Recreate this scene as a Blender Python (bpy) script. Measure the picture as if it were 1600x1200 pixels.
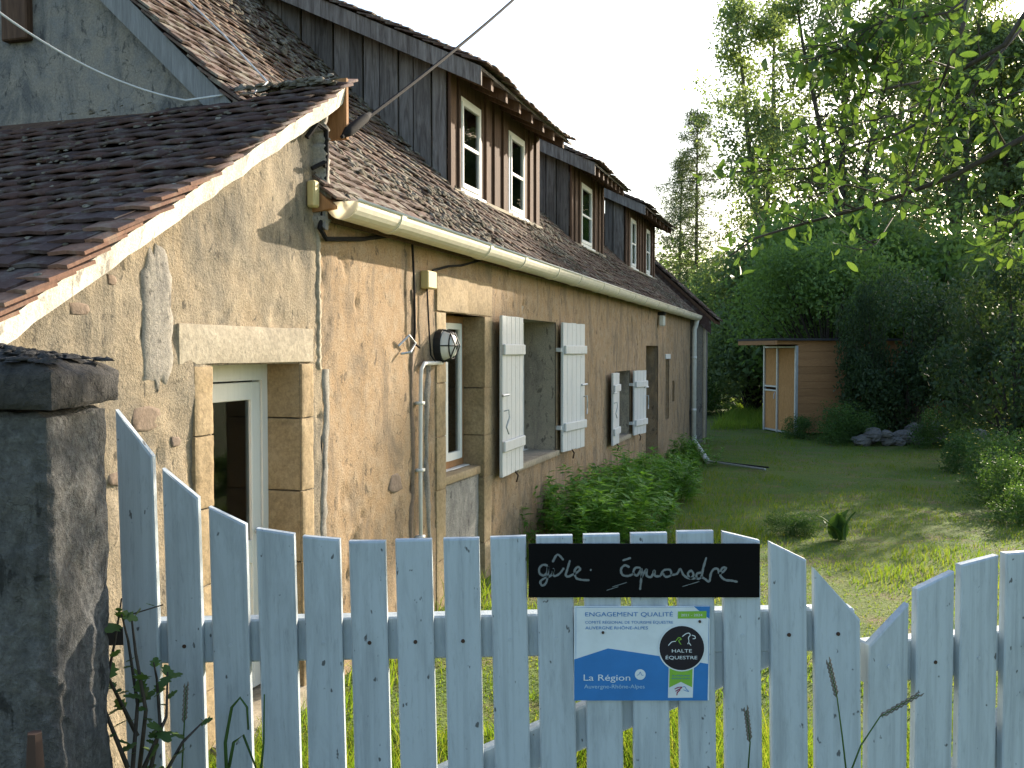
import bpy, math, random
import numpy as np
from mathutils import Vector, Matrix, Euler
R = math.radians
random.seed(7); rng = np.random.default_rng(11)
scene = bpy.context.scene
for o in list(bpy.data.objects): bpy.data.objects.remove(o)
COL = scene.collection

# ---------------------------------------------------------------- camera, sky, sun, exposure
CZ = 1.85; FPX = 1500.0; PITCH = R(1.986)
cam = bpy.data.objects.new('camera', bpy.data.cameras.new('camera'))
cam.data.sensor_width = 36; cam.data.lens = FPX / 1600 * 36
cam.location = (0, 0, CZ); cam.rotation_euler = (R(90) - PITCH, 0, 0)
cam.data.clip_start = .05; cam.data.clip_end = 3000
COL.objects.link(cam); scene.camera = cam
SUN_AZ = R(39.4); SUN_EL = R(19)          # azimuth clockwise from +Y (camera axis)
w = bpy.data.worlds.new('World'); scene.world = w; w.use_nodes = True
wn = w.node_tree.nodes; bg = wn['Background']
sky = wn.new('ShaderNodeTexSky'); sky.sky_type = 'NISHITA'; sky.sun_disc = False
sky.sun_elevation = SUN_EL; sky.sun_rotation = SUN_AZ; sky.air_density = 1.0; sky.dust_density = 1.5; sky.ozone_density = 1.0
w.node_tree.links.new(sky.outputs[0], bg.inputs[0]); bg.inputs[1].default_value = .15
sd = Vector((math.sin(SUN_AZ) * math.cos(SUN_EL), math.cos(SUN_AZ) * math.cos(SUN_EL), math.sin(SUN_EL)))
sun = bpy.data.objects.new('sun', bpy.data.lights.new('sun', 'SUN'))
sun.data.energy = 5; sun.data.angle = R(.6); sun.data.color = (1, .88, .71)
sun.rotation_euler = sd.to_track_quat('Z', 'Y').to_euler(); sun.location = (20, 20, 20); COL.objects.link(sun)
scene.view_settings.view_transform = 'Standard'; scene.view_settings.look = 'None'
scene.view_settings.exposure = 1.38; scene.view_settings.gamma = 1
scene.render.engine = 'CYCLES'
scene.cycles.max_bounces = 7; scene.cycles.transparent_max_bounces = 12; scene.cycles.transmission_bounces = 4

# ---------------------------------------------------------------- helpers
def vn(x, y, seed=0):
    xi = np.floor(x).astype(np.int64); yi = np.floor(y).astype(np.int64)
    xf = x - xi; yf = y - yi
    def h(a, b):
        n = (a * 374761393 + b * 668265263 + seed * 1442695041) & 0xFFFFFFFF
        n = ((n ^ (n >> 13)) * 1274126177) & 0xFFFFFFFF
        return ((n ^ (n >> 16)) & 0xFFFF) / 65535.0
    u = xf * xf * (3 - 2 * xf); v = yf * yf * (3 - 2 * yf)
    return (h(xi, yi) * (1 - u) + h(xi + 1, yi) * u) * (1 - v) + (h(xi, yi + 1) * (1 - u) + h(xi + 1, yi + 1) * u) * v
def fbm(x, y, o=4, seed=0):
    r = 0; a = .5
    for i in range(o): r = r + a * vn(x * 2 ** i, y * 2 ** i, seed + i); a *= .5
    return r
def tag(o, label=None, cat=None, group=None, kind=None):
    if label: o['label'] = label
    if cat: o['category'] = cat
    if group: o['group'] = group
    if kind: o['kind'] = kind
    return o
def empty(name, loc=(0, 0, 0), rot=(0, 0, 0), parent=None):
    o = bpy.data.objects.new(name, None); COL.objects.link(o); o.location = loc; o.rotation_euler = rot; o.parent = parent
    o.empty_display_size = .2
    return o
def link(name, me, parent=None, loc=None, rot=None):
    o = bpy.data.objects.new(name, me); COL.objects.link(o); o.parent = parent
    if loc is not None: o.location = loc
    if rot is not None: o.rotation_euler = rot
    return o
def np_mesh(name, V, Fq, mat, smooth=False):
    V = np.asarray(V, dtype=np.float32).reshape(-1, 3); Fq = np.asarray(Fq, dtype=np.int32); k = Fq.shape[1]
    me = bpy.data.meshes.new(name); me.vertices.add(len(V)); me.vertices.foreach_set('co', V.ravel())
    me.loops.add(Fq.size); me.loops.foreach_set('vertex_index', Fq.ravel())
    me.polygons.add(len(Fq)); me.polygons.foreach_set('loop_start', np.arange(0, Fq.size, k, dtype=np.int32))
    me.polygons.foreach_set('loop_total', np.full(len(Fq), k, dtype=np.int32))
    if smooth: me.polygons.foreach_set('use_smooth', np.ones(len(Fq), dtype=bool))
    me.update(calc_edges=True); me.validate()
    for m in (mat if isinstance(mat, (list, tuple)) else [mat]): me.materials.append(m)
    return me
class B:
    """collects shapes, build() links them as one mesh object"""
    def __init__(s): s.v = []; s.f = []; s.m = []; s.cur = 0
    def mat(s, i): s.cur = i; return s
    def add(s, vs, fs):
        n = len(s.v); s.v += [tuple(p) for p in vs]
        for f in fs: s.f.append([n + i for i in f]); s.m.append(s.cur)
        return s
    def box(s, a, b, M=None, ch=0):
        x0, y0, z0 = a; x1, y1, z1 = b
        if ch <= 0:
            vs = [(x0,y0,z0),(x1,y0,z0),(x1,y1,z0),(x0,y1,z0),(x0,y0,z1),(x1,y0,z1),(x1,y1,z1),(x0,y1,z1)]
            fs = [(0,3,2,1),(4,5,6,7),(0,1,5,4),(1,2,6,5),(2,3,7,6),(3,0,4,7)]
        else:
            vs = []; c = ch
            for z in (z0, z1):
                zi = z + c if z == z0 else z - c
                vs += [(x0,y0+c,zi),(x0+c,y0,zi),(x1-c,y0,zi),(x1,y0+c,zi),(x1,y1-c,zi),(x1-c,y1,zi),(x0+c,y1,zi),(x0,y1-c,zi)]
                vs += [(x0+c,y0+c,z),(x1-c,y0+c,z),(x1-c,y1-c,z),(x0+c,y1-c,z)]
            fs = []
            for i in range(8): fs.append((i, (i+1) % 8, 12 + (i+1) % 8, 12 + i))
            for b0, r in ((0, True), (12, False)):
                q = [(8,9,10,11),(1,2,9,8),(3,4,10,9),(5,6,11,10),(7,0,8,11),(0,1,8),(2,3,9),(4,5,10),(6,7,11)]
                for f in q:
                    g = tuple(b0 + i for i in f); fs.append(g[::-1] if r else g)
        if M is not None: vs = [M @ Vector(p) for p in vs]
        return s.add(vs, fs)
    def prism(s, outline, h, M=None):
        """outline: 2D points counter-clockwise in local XY, extruded 0..h in Z"""
        n = len(outline); vs = [(x, y, 0) for x, y in outline] + [(x, y, h) for x, y in outline]
        fs = [tuple(range(n))[::-1], tuple(range(n, 2 * n))] + [(i, (i+1) % n, n + (i+1) % n, n + i) for i in range(n)]
        if M is not None: vs = [M @ Vector(p) for p in vs]
        return s.add(vs, fs)
    def tube(s, pts, r, n=6, cap=True):
        pts = [Vector(p) for p in pts]; k = len(pts)
        rs = r if isinstance(r, (list, tuple)) else [r] * k
        vs = []; up = None
        for i, p in enumerate(pts):
            t = (pts[min(i+1, k-1)] - pts[max(i-1, 0)])
            t = t.normalized() if t.length > 1e-9 else Vector((0, 0, 1))
            if up is None:
                a = Vector((1, 0, 0)) if abs(t.x) < .8 else Vector((0, 1, 0)); up = (a - t * a.dot(t)).normalized()
            else:
                up = up - t * up.dot(t); up = up.normalized() if up.length > 1e-6 else t.orthogonal().normalized()
            q = t.cross(up)
            for j in range(n):
                an = 2 * math.pi * j / n; vs.append(p + (up * math.cos(an) + q * math.sin(an)) * rs[i])
        fs = [(i*n+j, i*n+(j+1) % n, (i+1)*n+(j+1) % n, (i+1)*n+j) for i in range(k-1) for j in range(n)]
        if cap: fs += [tuple(range(n))[::-1], tuple(range((k-1)*n, k*n))]
        return s.add(vs, fs)
    def mesh(s, name, mats, smooth=False):
        me = bpy.data.meshes.new(name); me.from_pydata(s.v, [], s.f)
        mats = mats if isinstance(mats, (list, tuple)) else [mats]
        for m in mats: me.materials.append(m)
        if len(mats) > 1: me.polygons.foreach_set('material_index', s.m)
        if smooth: me.polygons.foreach_set('use_smooth', [True] * len(s.f))
        me.update(); return me
    def build(s, name, mats, parent=None, smooth=False, loc=None, rot=None):
        return link(name, s.mesh(name, mats, smooth), parent, loc, rot)

# ---------------------------------------------------------------- materials
class NT:
    def __init__(s, name):
        s.m = bpy.data.materials.new(name); s.m.use_nodes = True; s.t = s.m.node_tree; s.n = s.t.nodes
        s.b = s.n['Principled BSDF']; s.b.inputs['Specular IOR Level'].default_value = .25
    def new(s, ty, **k):
        n = s.n.new(ty)
        for a, v in k.items(): setattr(n, a, v)
        return n
    def l(s, a, b): s.t.links.new(a, b)
    def coord(s, kind='Object', scale=(1, 1, 1)):
        c = s.new('ShaderNodeTexCoord'); m = s.new('ShaderNodeMapping'); m.inputs['Scale'].default_value = scale
        s.l(c.outputs[kind], m.inputs[0]); return m.outputs[0]
    def noise(s, vec, scale, detail=4, rough=.55, dist=0):
        n = s.new('ShaderNodeTexNoise'); n.inputs['Scale'].default_value = scale; n.inputs['Detail'].default_value = detail
        n.inputs['Roughness'].default_value = rough; n.inputs['Distortion'].default_value = dist
        if vec is not None: s.l(vec, n.inputs['Vector'])
        return n.outputs[0]
    def ramp(s, fac, stops):
        r = s.new('ShaderNodeValToRGB'); e = r.color_ramp.elements
        while len(e) < len(stops): e.new(.5)
        for i, (p, c) in enumerate(stops): e[i].position = p; e[i].color = (*c, 1) if len(c) == 3 else c
        s.l(fac, r.inputs[0]); return r.outputs[0]
    def mix(s, fac, a, b, mode='MIX'):
        n = s.new('ShaderNodeMix', data_type='RGBA', blend_type=mode)
        for inp, v in ((n.inputs[0], fac), (n.inputs[6], a), (n.inputs[7], b)):
            if isinstance(v, (int, float)): inp.default_value = v
            elif isinstance(v, tuple): inp.default_value = (*v, 1)
            else: s.l(v, inp)
        return n.outputs[2]
    def bump(s, h, strength=.5, dist=.01, prev=None):
        b = s.new('ShaderNodeBump'); b.inputs['Strength'].default_value = strength; b.inputs['Distance'].default_value = dist
        s.l(h, b.inputs['Height'])
        if prev is not None: s.l(prev, b.inputs['Normal'])
        return b.outputs[0]
    def out(s, col=None, rough=None, normal=None):
        if col is not None:
            if isinstance(col, tuple): s.b.inputs['Base Color'].default_value = (*col, 1)
            else: s.l(col, s.b.inputs['Base Color'])
        if rough is not None:
            if isinstance(rough, (int, float)): s.b.inputs['Roughness'].default_value = rough
            else: s.l(rough, s.b.inputs['Roughness'])
        if normal is not None: s.l(normal, s.b.inputs['Normal'])
        return s.m
def plaster(name, c1, c2, c3, stain=(.2, .17, .13), sc=1.0, bump=.6):
    t = NT(name); v = t.coord()
    big = t.noise(v, 1.3 * sc, 5, .6, .4); mid = t.noise(v, 7 * sc, 6, .7, .3); fine = t.noise(v, 85, 4, .75)
    c = t.mix(t.ramp(big, [(.38, (0, 0, 0)), (.62, (1, 1, 1))]), c1, c2)
    c = t.mix(t.ramp(mid, [(.45, (0, 0, 0)), (.7, (.9, .9, .9))]), c, c3)
    st = t.noise(t.coord(scale=(2.2, 2.2, .8)), 1.7, 7, .72, .6)
    c = t.mix(t.ramp(st, [(.48, (0, 0, 0)), (.62, (.9, .9, .9))]), c, stain)
    pv = t.coord(scale=(1, 1, .5)); pit = t.noise(pv, 17, 5, .62, .5); pm = t.ramp(pit, [(.35, (1, 1, 1)), (.4, (0, 0, 0))])
    c = t.mix(t.mix(1, pm, (.75, .75, .75), 'MULTIPLY'), c, tuple(x * .45 for x in stain))
    vo = t.new('ShaderNodeTexVoronoi', feature='DISTANCE_TO_EDGE'); vo.inputs['Scale'].default_value = 1.6 * sc
    dv = t.new('ShaderNodeVectorMath', operation='ADD'); nv = t.new('ShaderNodeTexNoise'); nv.inputs['Scale'].default_value = 3; nv.inputs['Detail'].default_value = 5; t.l(v, nv.inputs['Vector']); t.l(v, dv.inputs[0]); t.l(nv.outputs[1], dv.inputs[1]); t.l(dv.outputs[0], vo.inputs['Vector'])
    cr = t.mix(1, t.ramp(vo.outputs[0], [(0, (1, 1, 1)), (.012, (0, 0, 0))]), t.ramp(big, [(.48, (0, 0, 0)), (.56, (1, 1, 1))]), 'MULTIPLY')
    c = t.mix(t.mix(1, cr, (.6, .6, .6), 'MULTIPLY'), c, tuple(x * .4 for x in stain))
    c = t.mix(.55, c, t.ramp(fine, [(.3, (.25, .25, .25)), (.7, (.75, .75, .75))]), 'OVERLAY')
    n = t.bump(mid, bump * .35, .02); n = t.bump(pm, -bump * .9, .012, n); n = t.bump(cr, -bump * .8, .008, n); n = t.bump(fine, bump * .8, .006, n)
    return t.out(c, .95, n)
M = {}
M['plaster'] = plaster('ochre_plaster', (.31, .208, .115), (.34, .235, .138), (.36, .28, .19), (.19, .145, .1), 1.0, 1.3)
M['plaster_pale'] = plaster('pale_rubble_render', (.29, .225, .145), (.225, .19, .14), (.34, .28, .195), (.13, .115, .09), 1.4, 1.3)
M['gable'] = plaster('grey_gable_render', (.2, .185, .165), (.25, .22, .18), (.17, .17, .17), (.1, .1, .1), 1.2, 1.0)
M['mortar'] = plaster('grey_mortar', (.25, .225, .19), (.29, .265, .22), (.21, .195, .17), (.15, .14, .125), 3, .9)
M['grey_rough'] = plaster('grey_rough_render', (.3, .28, .25), (.36, .34, .3), (.22, .21, .19), (.18, .17, .16), 3, 1.4)
M['reveal'] = plaster('reveal_plaster', (.3, .26, .2), (.34, .29, .22), (.25, .22, .17), (.2, .17, .14), 2, .5)
M['pillar'] = plaster('pillar_cement', (.085, .086, .086), (.115, .11, .1), (.17, .17, .165), (.045, .045, .043), 7, 1.8)
M['cap'] = plaster('mossy_capstone', (.05, .047, .044), (.07, .064, .058), (.03, .03, .029), (.02, .02, .02), 6, 1.5)
def stone(name, a, b, c):
    t = NT(name); v = t.coord(); oi = t.new('ShaderNodeObjectInfo')
    n1 = t.noise(v, 5, 5, .6, .3); n2 = t.noise(v, 45, 4, .7)
    col = t.mix(t.ramp(n1, [(.35, (0, 0, 0)), (.68, (1, 1, 1))]), a, b); col = t.mix(t.ramp(oi.outputs['Random'], [(0, (0, 0, 0)), (1, (.6, .6, .6))]), col, c)
    st = t.noise(v, 2.4, 6, .7, .8); col = t.mix(t.ramp(st, [(.5, (0, 0, 0)), (.68, (.7, .7, .7))]), col, tuple(x * .55 for x in c))
    col = t.mix(.5, col, t.ramp(n2, [(.3, (.25, .25, .25)), (.7, (.75, .75, .75))]), 'OVERLAY')
    return t.out(col, .9, t.bump(n2, .7, .005, t.bump(n1, .5, .012)))
M['ashlar'] = stone('yellow_ashlar', (.32, .235, .13), (.37, .285, .175), (.26, .185, .1))
M['lintel'] = stone('grey_lintel_stone', (.32, .27, .195), (.37, .32, .24), (.29, .25, .185))
M['rubble'] = stone('brown_rubble', (.19, .13, .09), (.23, .17, .12), (.16, .125, .1))
M['field'] = stone('field_stone', (.16, .155, .145), (.22, .21, .19), (.12, .115, .11))
def tilemat(name, a, b, c, lichen, amt):
    t = NT(name); v = t.coord('Generated'); g = t.new('ShaderNodeNewGeometry'); oi = t.new('ShaderNodeObjectInfo')
    pos = g.outputs['Position']
    rnd = t.new('ShaderNodeMath', operation='ADD'); t.l(g.outputs['Random Per Island'], rnd.inputs[0]); t.l(oi.outputs['Random'], rnd.inputs[1])
    fr = t.new('ShaderNodeMath', operation='FRACT'); t.l(rnd.outputs[0], fr.inputs[0])
    col = t.ramp(fr.outputs[0], [(0, a), (.45, b), (1, c)])
    n1 = t.noise(pos, 9, 5, .7); n2 = t.noise(pos, 38, 4, .7); n3 = t.noise(pos, 1.6, 3, .6)
    li = t.mix(.5, t.ramp(n1, [(.5, (0, 0, 0)), (.62, (1, 1, 1))]), t.ramp(n3, [(.35, (0, 0, 0)), (.6, (1, 1, 1))]), 'MULTIPLY')
    lm = t.new('ShaderNodeMath', operation='MULTIPLY'); t.l(li, lm.inputs[0]); lm.inputs[1].default_value = amt
    col = t.mix(t.ramp(n2, [(.4, (0, 0, 0)), (.75, (.7, .7, .7))]), col, tuple(x * .45 for x in b))
    col = t.mix(lm.outputs[0], col, lichen)
    return t.out(col, .92, t.bump(n2, .6, .004))
M['tile'] = tilemat('mossy_clay_tile', (.12, .076, .06), (.1, .068, .055), (.155, .096, .074), (.23, .21, .165), 1.0)
M['tile_dark'] = tilemat('dark_clay_tile', (.055, .038, .037), (.072, .043, .038), (.095, .052, .042), (.15, .14, .125), .6)
M['tile_red'] = tilemat('red_verge_tile', (.22, .115, .078), (.18, .1, .072), (.26, .14, .092), (.25, .2, .15), .5)
def wood(name, a, b, sc=(9, 9, .8), spec=None, rough=.85, bump=.5, rnd=.5):
    t = NT(name); v = t.coord(scale=sc); oi = t.new('ShaderNodeObjectInfo')
    off = t.new('ShaderNodeVectorMath', operation='ADD'); cb = t.new('ShaderNodeCombineXYZ'); mu = t.new('ShaderNodeMath', operation='MULTIPLY')
    t.l(oi.outputs['Random'], mu.inputs[0]); mu.inputs[1].default_value = 37; t.l(mu.outputs[0], cb.inputs[0]); t.l(mu.outputs[0], cb.inputs[2])
    t.l(v, off.inputs[0]); t.l(cb.outputs[0], off.inputs[1])
    n1 = t.noise(off.outputs[0], 3, 6, .65, .8); n2 = t.noise(off.outputs[0], 14, 4, .6)
    c = t.mix(t.ramp(n1, [(.32, (0, 0, 0)), (.68, (1, 1, 1))]), a, b)
    c = t.mix(.4, c, t.ramp(n2, [(.3, (.3, .3, .3)), (.7, (.7, .7, .7))]), 'OVERLAY')
    k = t.ramp(oi.outputs['Random'], [(0, (1 - rnd * .5,) * 3), (1, (1 + rnd * .1,) * 3)]); c = t.mix(1, c, k, 'MULTIPLY')
    return t.out(c, rough, t.bump(n2, bump, .004, t.bump(n1, bump, .006)))
M['old_wood'] = wood('weathered_boards', (.085, .068, .06), (.26, .23, .21), rnd=1.0)
M['brown_wood'] = wood('brown_timber', (.07, .038, .024), (.14, .08, .05))
M['shed_wood'] = wood('orange_boards', (.33, .17, .075), (.42, .225, .1), (1, 1, 9), rnd=.3)
M['shed_ply'] = wood('orange_ply_panels', (.5, .25, .09), (.58, .31, .125), (3, 3, 1.2), rnd=.2)
M['frame_wood'] = wood('orange_frame', (.3, .15, .06), (.38, .2, .09))
def paint(name, base, chip, sc=(6, 6, .9), amt=.5, spots=True):
    t = NT(name); v = t.coord(scale=sc); oi = t.new('ShaderNodeObjectInfo'); g = t.new('ShaderNodeNewGeometry')
    ad = t.new('ShaderNodeVectorMath', operation='ADD'); t.l(v, ad.inputs[0])
    cb = t.new('ShaderNodeCombineXYZ'); mu = t.new('ShaderNodeMath', operation='MULTIPLY'); t.l(oi.outputs['Random'], mu.inputs[0]); mu.inputs[1].default_value = 61
    t.l(mu.outputs[0], cb.inputs[0]); t.l(mu.outputs[0], cb.inputs[2]); t.l(cb.outputs[0], ad.inputs[1])
    n1 = t.noise(ad.outputs[0], 4, 6, .7, .5); n2 = t.noise(ad.outputs[0], 17, 5, .7); 
    c = t.mix(t.ramp(n1, [(.45, (0, 0, 0)), (.8, (amt,) * 3)]), base, tuple(x * .62 for x in base))
    v2 = t.coord(scale=(1, 1, .55)); ad2 = t.new('ShaderNodeVectorMath', operation='ADD'); t.l(v2, ad2.inputs[0]); t.l(cb.outputs[0], ad2.inputs[1])
    sp = t.noise(ad2.outputs[0], 62, 2, .5); gv = t.new('ShaderNodeVectorMath', operation='MULTIPLY'); gv.inputs[1].default_value = (55, 55, 1.6); t.l(ad2.outputs[0], gv.inputs[0]); gr = t.noise(gv.outputs[0], 1.0, 4, .6, .3)
    c = t.mix(t.ramp(gr, [(.5, (0, 0, 0)), (.72, (amt * .55,) * 3)]), c, tuple(x * .55 for x in base))
    c = t.mix(t.ramp(n2, [(.55, (0, 0, 0)), (.75, (amt * .6,) * 3)]), c, tuple(x * .5 for x in base))
    if spots: c = t.mix(t.ramp(sp, [(.7, (0, 0, 0)), (.74, (.85, .85, .85))]), c, chip)
    return t.out(c, .6, t.bump(gr, .3, .002, t.bump(n2, .35, .002, t.bump(sp, -.2, .002))))
M['gate_paint'] = paint('weathered_white_paint', (.39, .445, .485), (.05, .05, .05), amt=.9)
M['white_paint'] = paint('white_shutter_paint', (.62, .62, .6), (.3, .28, .25), (14, 14, .7), .5)
M['window_white'] = paint('white_window_paint', (.78, .76, .7), (.4, .36, .3), amt=.2, spots=False)
def plain(name, c, rough=.6, metal=0, spec=.3):
    t = NT(name); v = t.coord(); n = t.noise(v, 14, 4, .6); t.b.inputs['Metallic'].default_value = metal; t.b.inputs['Specular IOR Level'].default_value = spec
    return t.out(t.mix(t.ramp(n, [(.35, (0, 0, 0)), (.7, (.5, .5, .5))]), c, tuple(x * .7 for x in c)), rough, t.bump(n, .1, .002))
M['gutter'] = plain('cream_gutter', (.74, .69, .56), .45, 0, .4)
M['pipe'] = plain('white_downpipe', (.68, .67, .62), .5)
t = NT('gutter_end_plastic'); tl = t.new('ShaderNodeBsdfTranslucent'); tl.inputs[0].default_value = (.9, .85, .72, 1); mxs = t.new('ShaderNodeMixShader'); mxs.inputs[0].default_value = .75; t.out((.74, .69, .56), .5); t.l(t.b.outputs[0], mxs.inputs[1]); t.l(tl.outputs[0], mxs.inputs[2]); t.l(mxs.outputs[0], t.n['Material Output'].inputs[0]); M['gutter_end'] = t.m
M['verge'] = plaster('white_verge_mortar', (.75, .68, .56), (.7, .63, .52), (.78, .72, .62), (.5, .45, .38), 3, .7)
M['black'] = plain('black_iron', (.02, .02, .02), .6); M['rust'] = plain('rusty_iron', (.06, .035, .025), .85)
M['rubber'] = plain('dark_cable', (.018, .017, .017), .9, 0, .1); M['wire_white'] = plain('white_cable', (.6, .6, .58), .6)
M['steel'] = plain('galvanised_steel', (.5, .52, .54), .5, .6); M['felt'] = plain('dark_roof_felt', (.05, .05, .05), .9)
M['box'] = plain('yellowed_plastic', (.55, .44, .2), .6); M['lamp_glass'] = plain('milky_glass', (.75, .72, .65), .25, 0, .5)
M['lace'] = plain('pale_curtain', (.5, .49, .46), .9); M['curtain'] = plain('grey_curtain', (.3, .28, .24), .9); M['dark_room'] = plain('dark_interior', (.05, .045, .04), .9)
M['board_black'] = plain('black_board', (.004, .004, .0045), .75, 0, .08); M['chalk'] = plain('chalk', (.15, .17, .175), .9)
M['sign_white'] = plain('sign_white', (.6, .66, .7), .45); M['sign_blue'] = plain('sign_blue', (.03, .17, .45), .45)
M['sign_green'] = plain('sign_green', (.2, .42, .05), .45); M['sign_dark'] = plain('sign_dark', (.012, .01, .02), .4)
M['sign_text'] = plain('sign_pale_print', (.62, .68, .72), .5); M['sign_red'] = plain('sign_maroon', (.25, .03, .08), .5); M['sign_lilac'] = plain('sign_faded', (.33, .5, .66), .5)
def glass():
    m = bpy.data.materials.new('window_glass'); m.use_nodes = True; t = m.node_tree; t.nodes.clear()
    o = t.nodes.new('ShaderNodeOutputMaterial'); mx = t.nodes.new('ShaderNodeMixShader'); f = t.nodes.new('ShaderNodeFresnel'); f.inputs[0].default_value = 1.5
    a = t.nodes.new('ShaderNodeBsdfTransparent'); a.inputs[0].default_value = (.8, .84, .82, 1); g = t.nodes.new('ShaderNodeBsdfGlossy'); g.inputs['Roughness'].default_value = .03
    t.links.new(f.outputs[0], mx.inputs[0]); t.links.new(a.outputs[0], mx.inputs[1]); t.links.new(g.outputs[0], mx.inputs[2]); t.links.new(mx.outputs[0], o.inputs[0]); return m
M['glass'] = glass()
def leafmat(name, a, b, c, tr=.4, rough=.55):
    t = NT(name); g = t.new('ShaderNodeNewGeometry'); oi = t.new('ShaderNodeObjectInfo')
    ad = t.new('ShaderNodeMath', operation='ADD'); t.l(g.outputs['Random Per Island'], ad.inputs[0]); t.l(oi.outputs['Random'], ad.inputs[1])
    fr = t.new('ShaderNodeMath', operation='FRACT'); t.l(ad.outputs[0], fr.inputs[0])
    n = t.noise(g.outputs['Position'], .9, 3, .6)
    col = t.ramp(fr.outputs[0], [(0, a), (.5, b), (1, c)]); col = t.mix(t.ramp(n, [(.35, (0, 0, 0)), (.7, (.6, .6, .6))]), col, b)
    t.out(col, rough); t.b.inputs['Specular IOR Level'].default_value = .3 if rough < .8 else .05
    tl = t.new('ShaderNodeBsdfTranslucent'); mx = t.new('ShaderNodeMixShader'); mx.inputs[0].default_value = tr
    t.l(t.mix(1, col, (1.25, 1.2, .55), 'MULTIPLY'), tl.inputs[0]); o = t.n['Material Output']
    t.l(t.b.outputs[0], mx.inputs[1]); t.l(tl.outputs[0], mx.inputs[2]); t.l(mx.outputs[0], o.inputs[0]); return t.m
M['leaf_tall'] = leafmat('airy_tree_leaf', (.13, .19, .1), (.17, .235, .12), (.22, .29, .155), .62)
M['leaf_mid'] = leafmat('bushy_leaf', (.1, .175, .06), (.135, .225, .075), (.18, .28, .09), .58)
M['leaf_dark'] = leafmat('dark_leaf', (.03, .06, .026), (.045, .08, .033), (.065, .105, .042), .4)
M['leaf_larch'] = leafmat('larch_needle', (.07, .11, .06), (.1, .14, .08), (.13, .17, .1), .5)
M['leaf_cherry'] = leafmat('cherry_leaf', (.05, .1, .035), (.075, .14, .04), (.12, .18, .045), .45, .5)
M['leaf_shrub'] = leafmat('garden_shrub_leaf', (.09, .2, .04), (.13, .29, .05), (.2, .37, .07), .5, .45)
M['leaf_bank'] = leafmat('bank_weed_leaf', (.045, .1, .03), (.07, .14, .035), (.1, .17, .045), .4)
M['grass'] = leafmat('grass_blade', (.085, .175, .02), (.14, .22, .03), (.25, .25, .06), .55, .9)
M['grass_painted_sun'] = leafmat('fresh_grass_painted_sun', (.14, .24, .04), (.19, .29, .05), (.26, .33, .08), .5, .9)  # fresh path grass, colour brightened in place of sunlight the trees block
M['flower'] = plain('yellow_petal', (.7, .5, .02), .6)
M['bark'] = wood('dark_bark', (.04, .033, .027), (.085, .07, .055), (8, 8, 2)); M['bark_pale'] = wood('grey_bark', (.12, .105, .085), (.2, .18, .15), (8, 8, 2))
def lawn():
    t = NT('lawn_ground'); g = t.new('ShaderNodeNewGeometry'); p = g.outputs['Position']
    n1 = t.noise(p, .45, 5, .6, .5); n2 = t.noise(p, 2.2, 5, .7); n3 = t.noise(p, 30, 4, .7)
    c = t.mix(t.ramp(n1, [(.35, (0, 0, 0)), (.65, (1, 1, 1))]), (.075, .135, .02), (.13, .17, .033))
    c = t.mix(t.ramp(n2, [(.5, (0, 0, 0)), (.68, (.95, .95, .95))]), c, (.17, .13, .065))
    c = t.mix(.6, c, t.ramp(n3, [(.25, (.2, .2, .2)), (.75, (.8, .8, .8))]), 'OVERLAY')
    return t.out(c, .95, t.bump(n3, 1, .04))
M['lawn'] = lawn()

# ---------------------------------------------------------------- ground
def gz(x, y):
    x = np.asarray(x, float); y = np.asarray(y, float)
    near = .34 * np.clip((4.2 - y) / 2.2, 0, 1); far = -.12 * np.clip((y - 9) / 9, 0, 1)
    bank = .5 * np.clip((x - 5.2 - .12 * y) / 6, 0, 1) ** 1.5
    return near + far + bank + .05 * (fbm(x * .5 + 50, y * .5 + 50, 3, 5) - .45)
def axis(lo, hi, a, b, fine, coarse_n):
    return np.unique(np.concatenate([np.linspace(lo, a, coarse_n), np.arange(a, b, fine), np.linspace(b, hi, coarse_n)]))
gx = axis(-400, 400, -8, 16, .3, 24); gy = axis(-60, 900, 0, 34, .3, 24)
GX, GY = np.meshgrid(gx, gy); GZ = gz(GX, GY); nx = len(gx); ny = len(gy)
idx = np.arange(nx * ny).reshape(ny, nx)
F4 = np.stack([idx[:-1, :-1], idx[:-1, 1:], idx[1:, 1:], idx[1:, :-1]], -1).reshape(-1, 4)
tag(link('ground', np_mesh('ground', np.stack([GX, GY, GZ], -1), F4, M['lawn'], True)), kind='structure')

# ---------------------------------------------------------------- the houses: local x = s along the facade, y = inward, z up
TH = R(17.6); O = Vector((-2.675, 0, 0))
house = empty('farmhouse', O, (0, 0, R(90) - TH))
tag(house, 'long low ochre farmhouse with tiled roof, dormers and white shutters', 'house')
leanto = empty('lean_to', O, (0, 0, R(90) - TH))
tag(leanto, 'rendered lean-to with dark tiled roof and glazed door behind the gate', 'lean-to')
annex = empty('annex', O, (0, 0, R(90) - TH))
tag(annex, 'shaded annex at far end of farmhouse with overhanging mossy roof', 'annex')
HM = Matrix.Translation(O) @ Matrix.Rotation(R(90) - TH, 4, 'Z')

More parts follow.
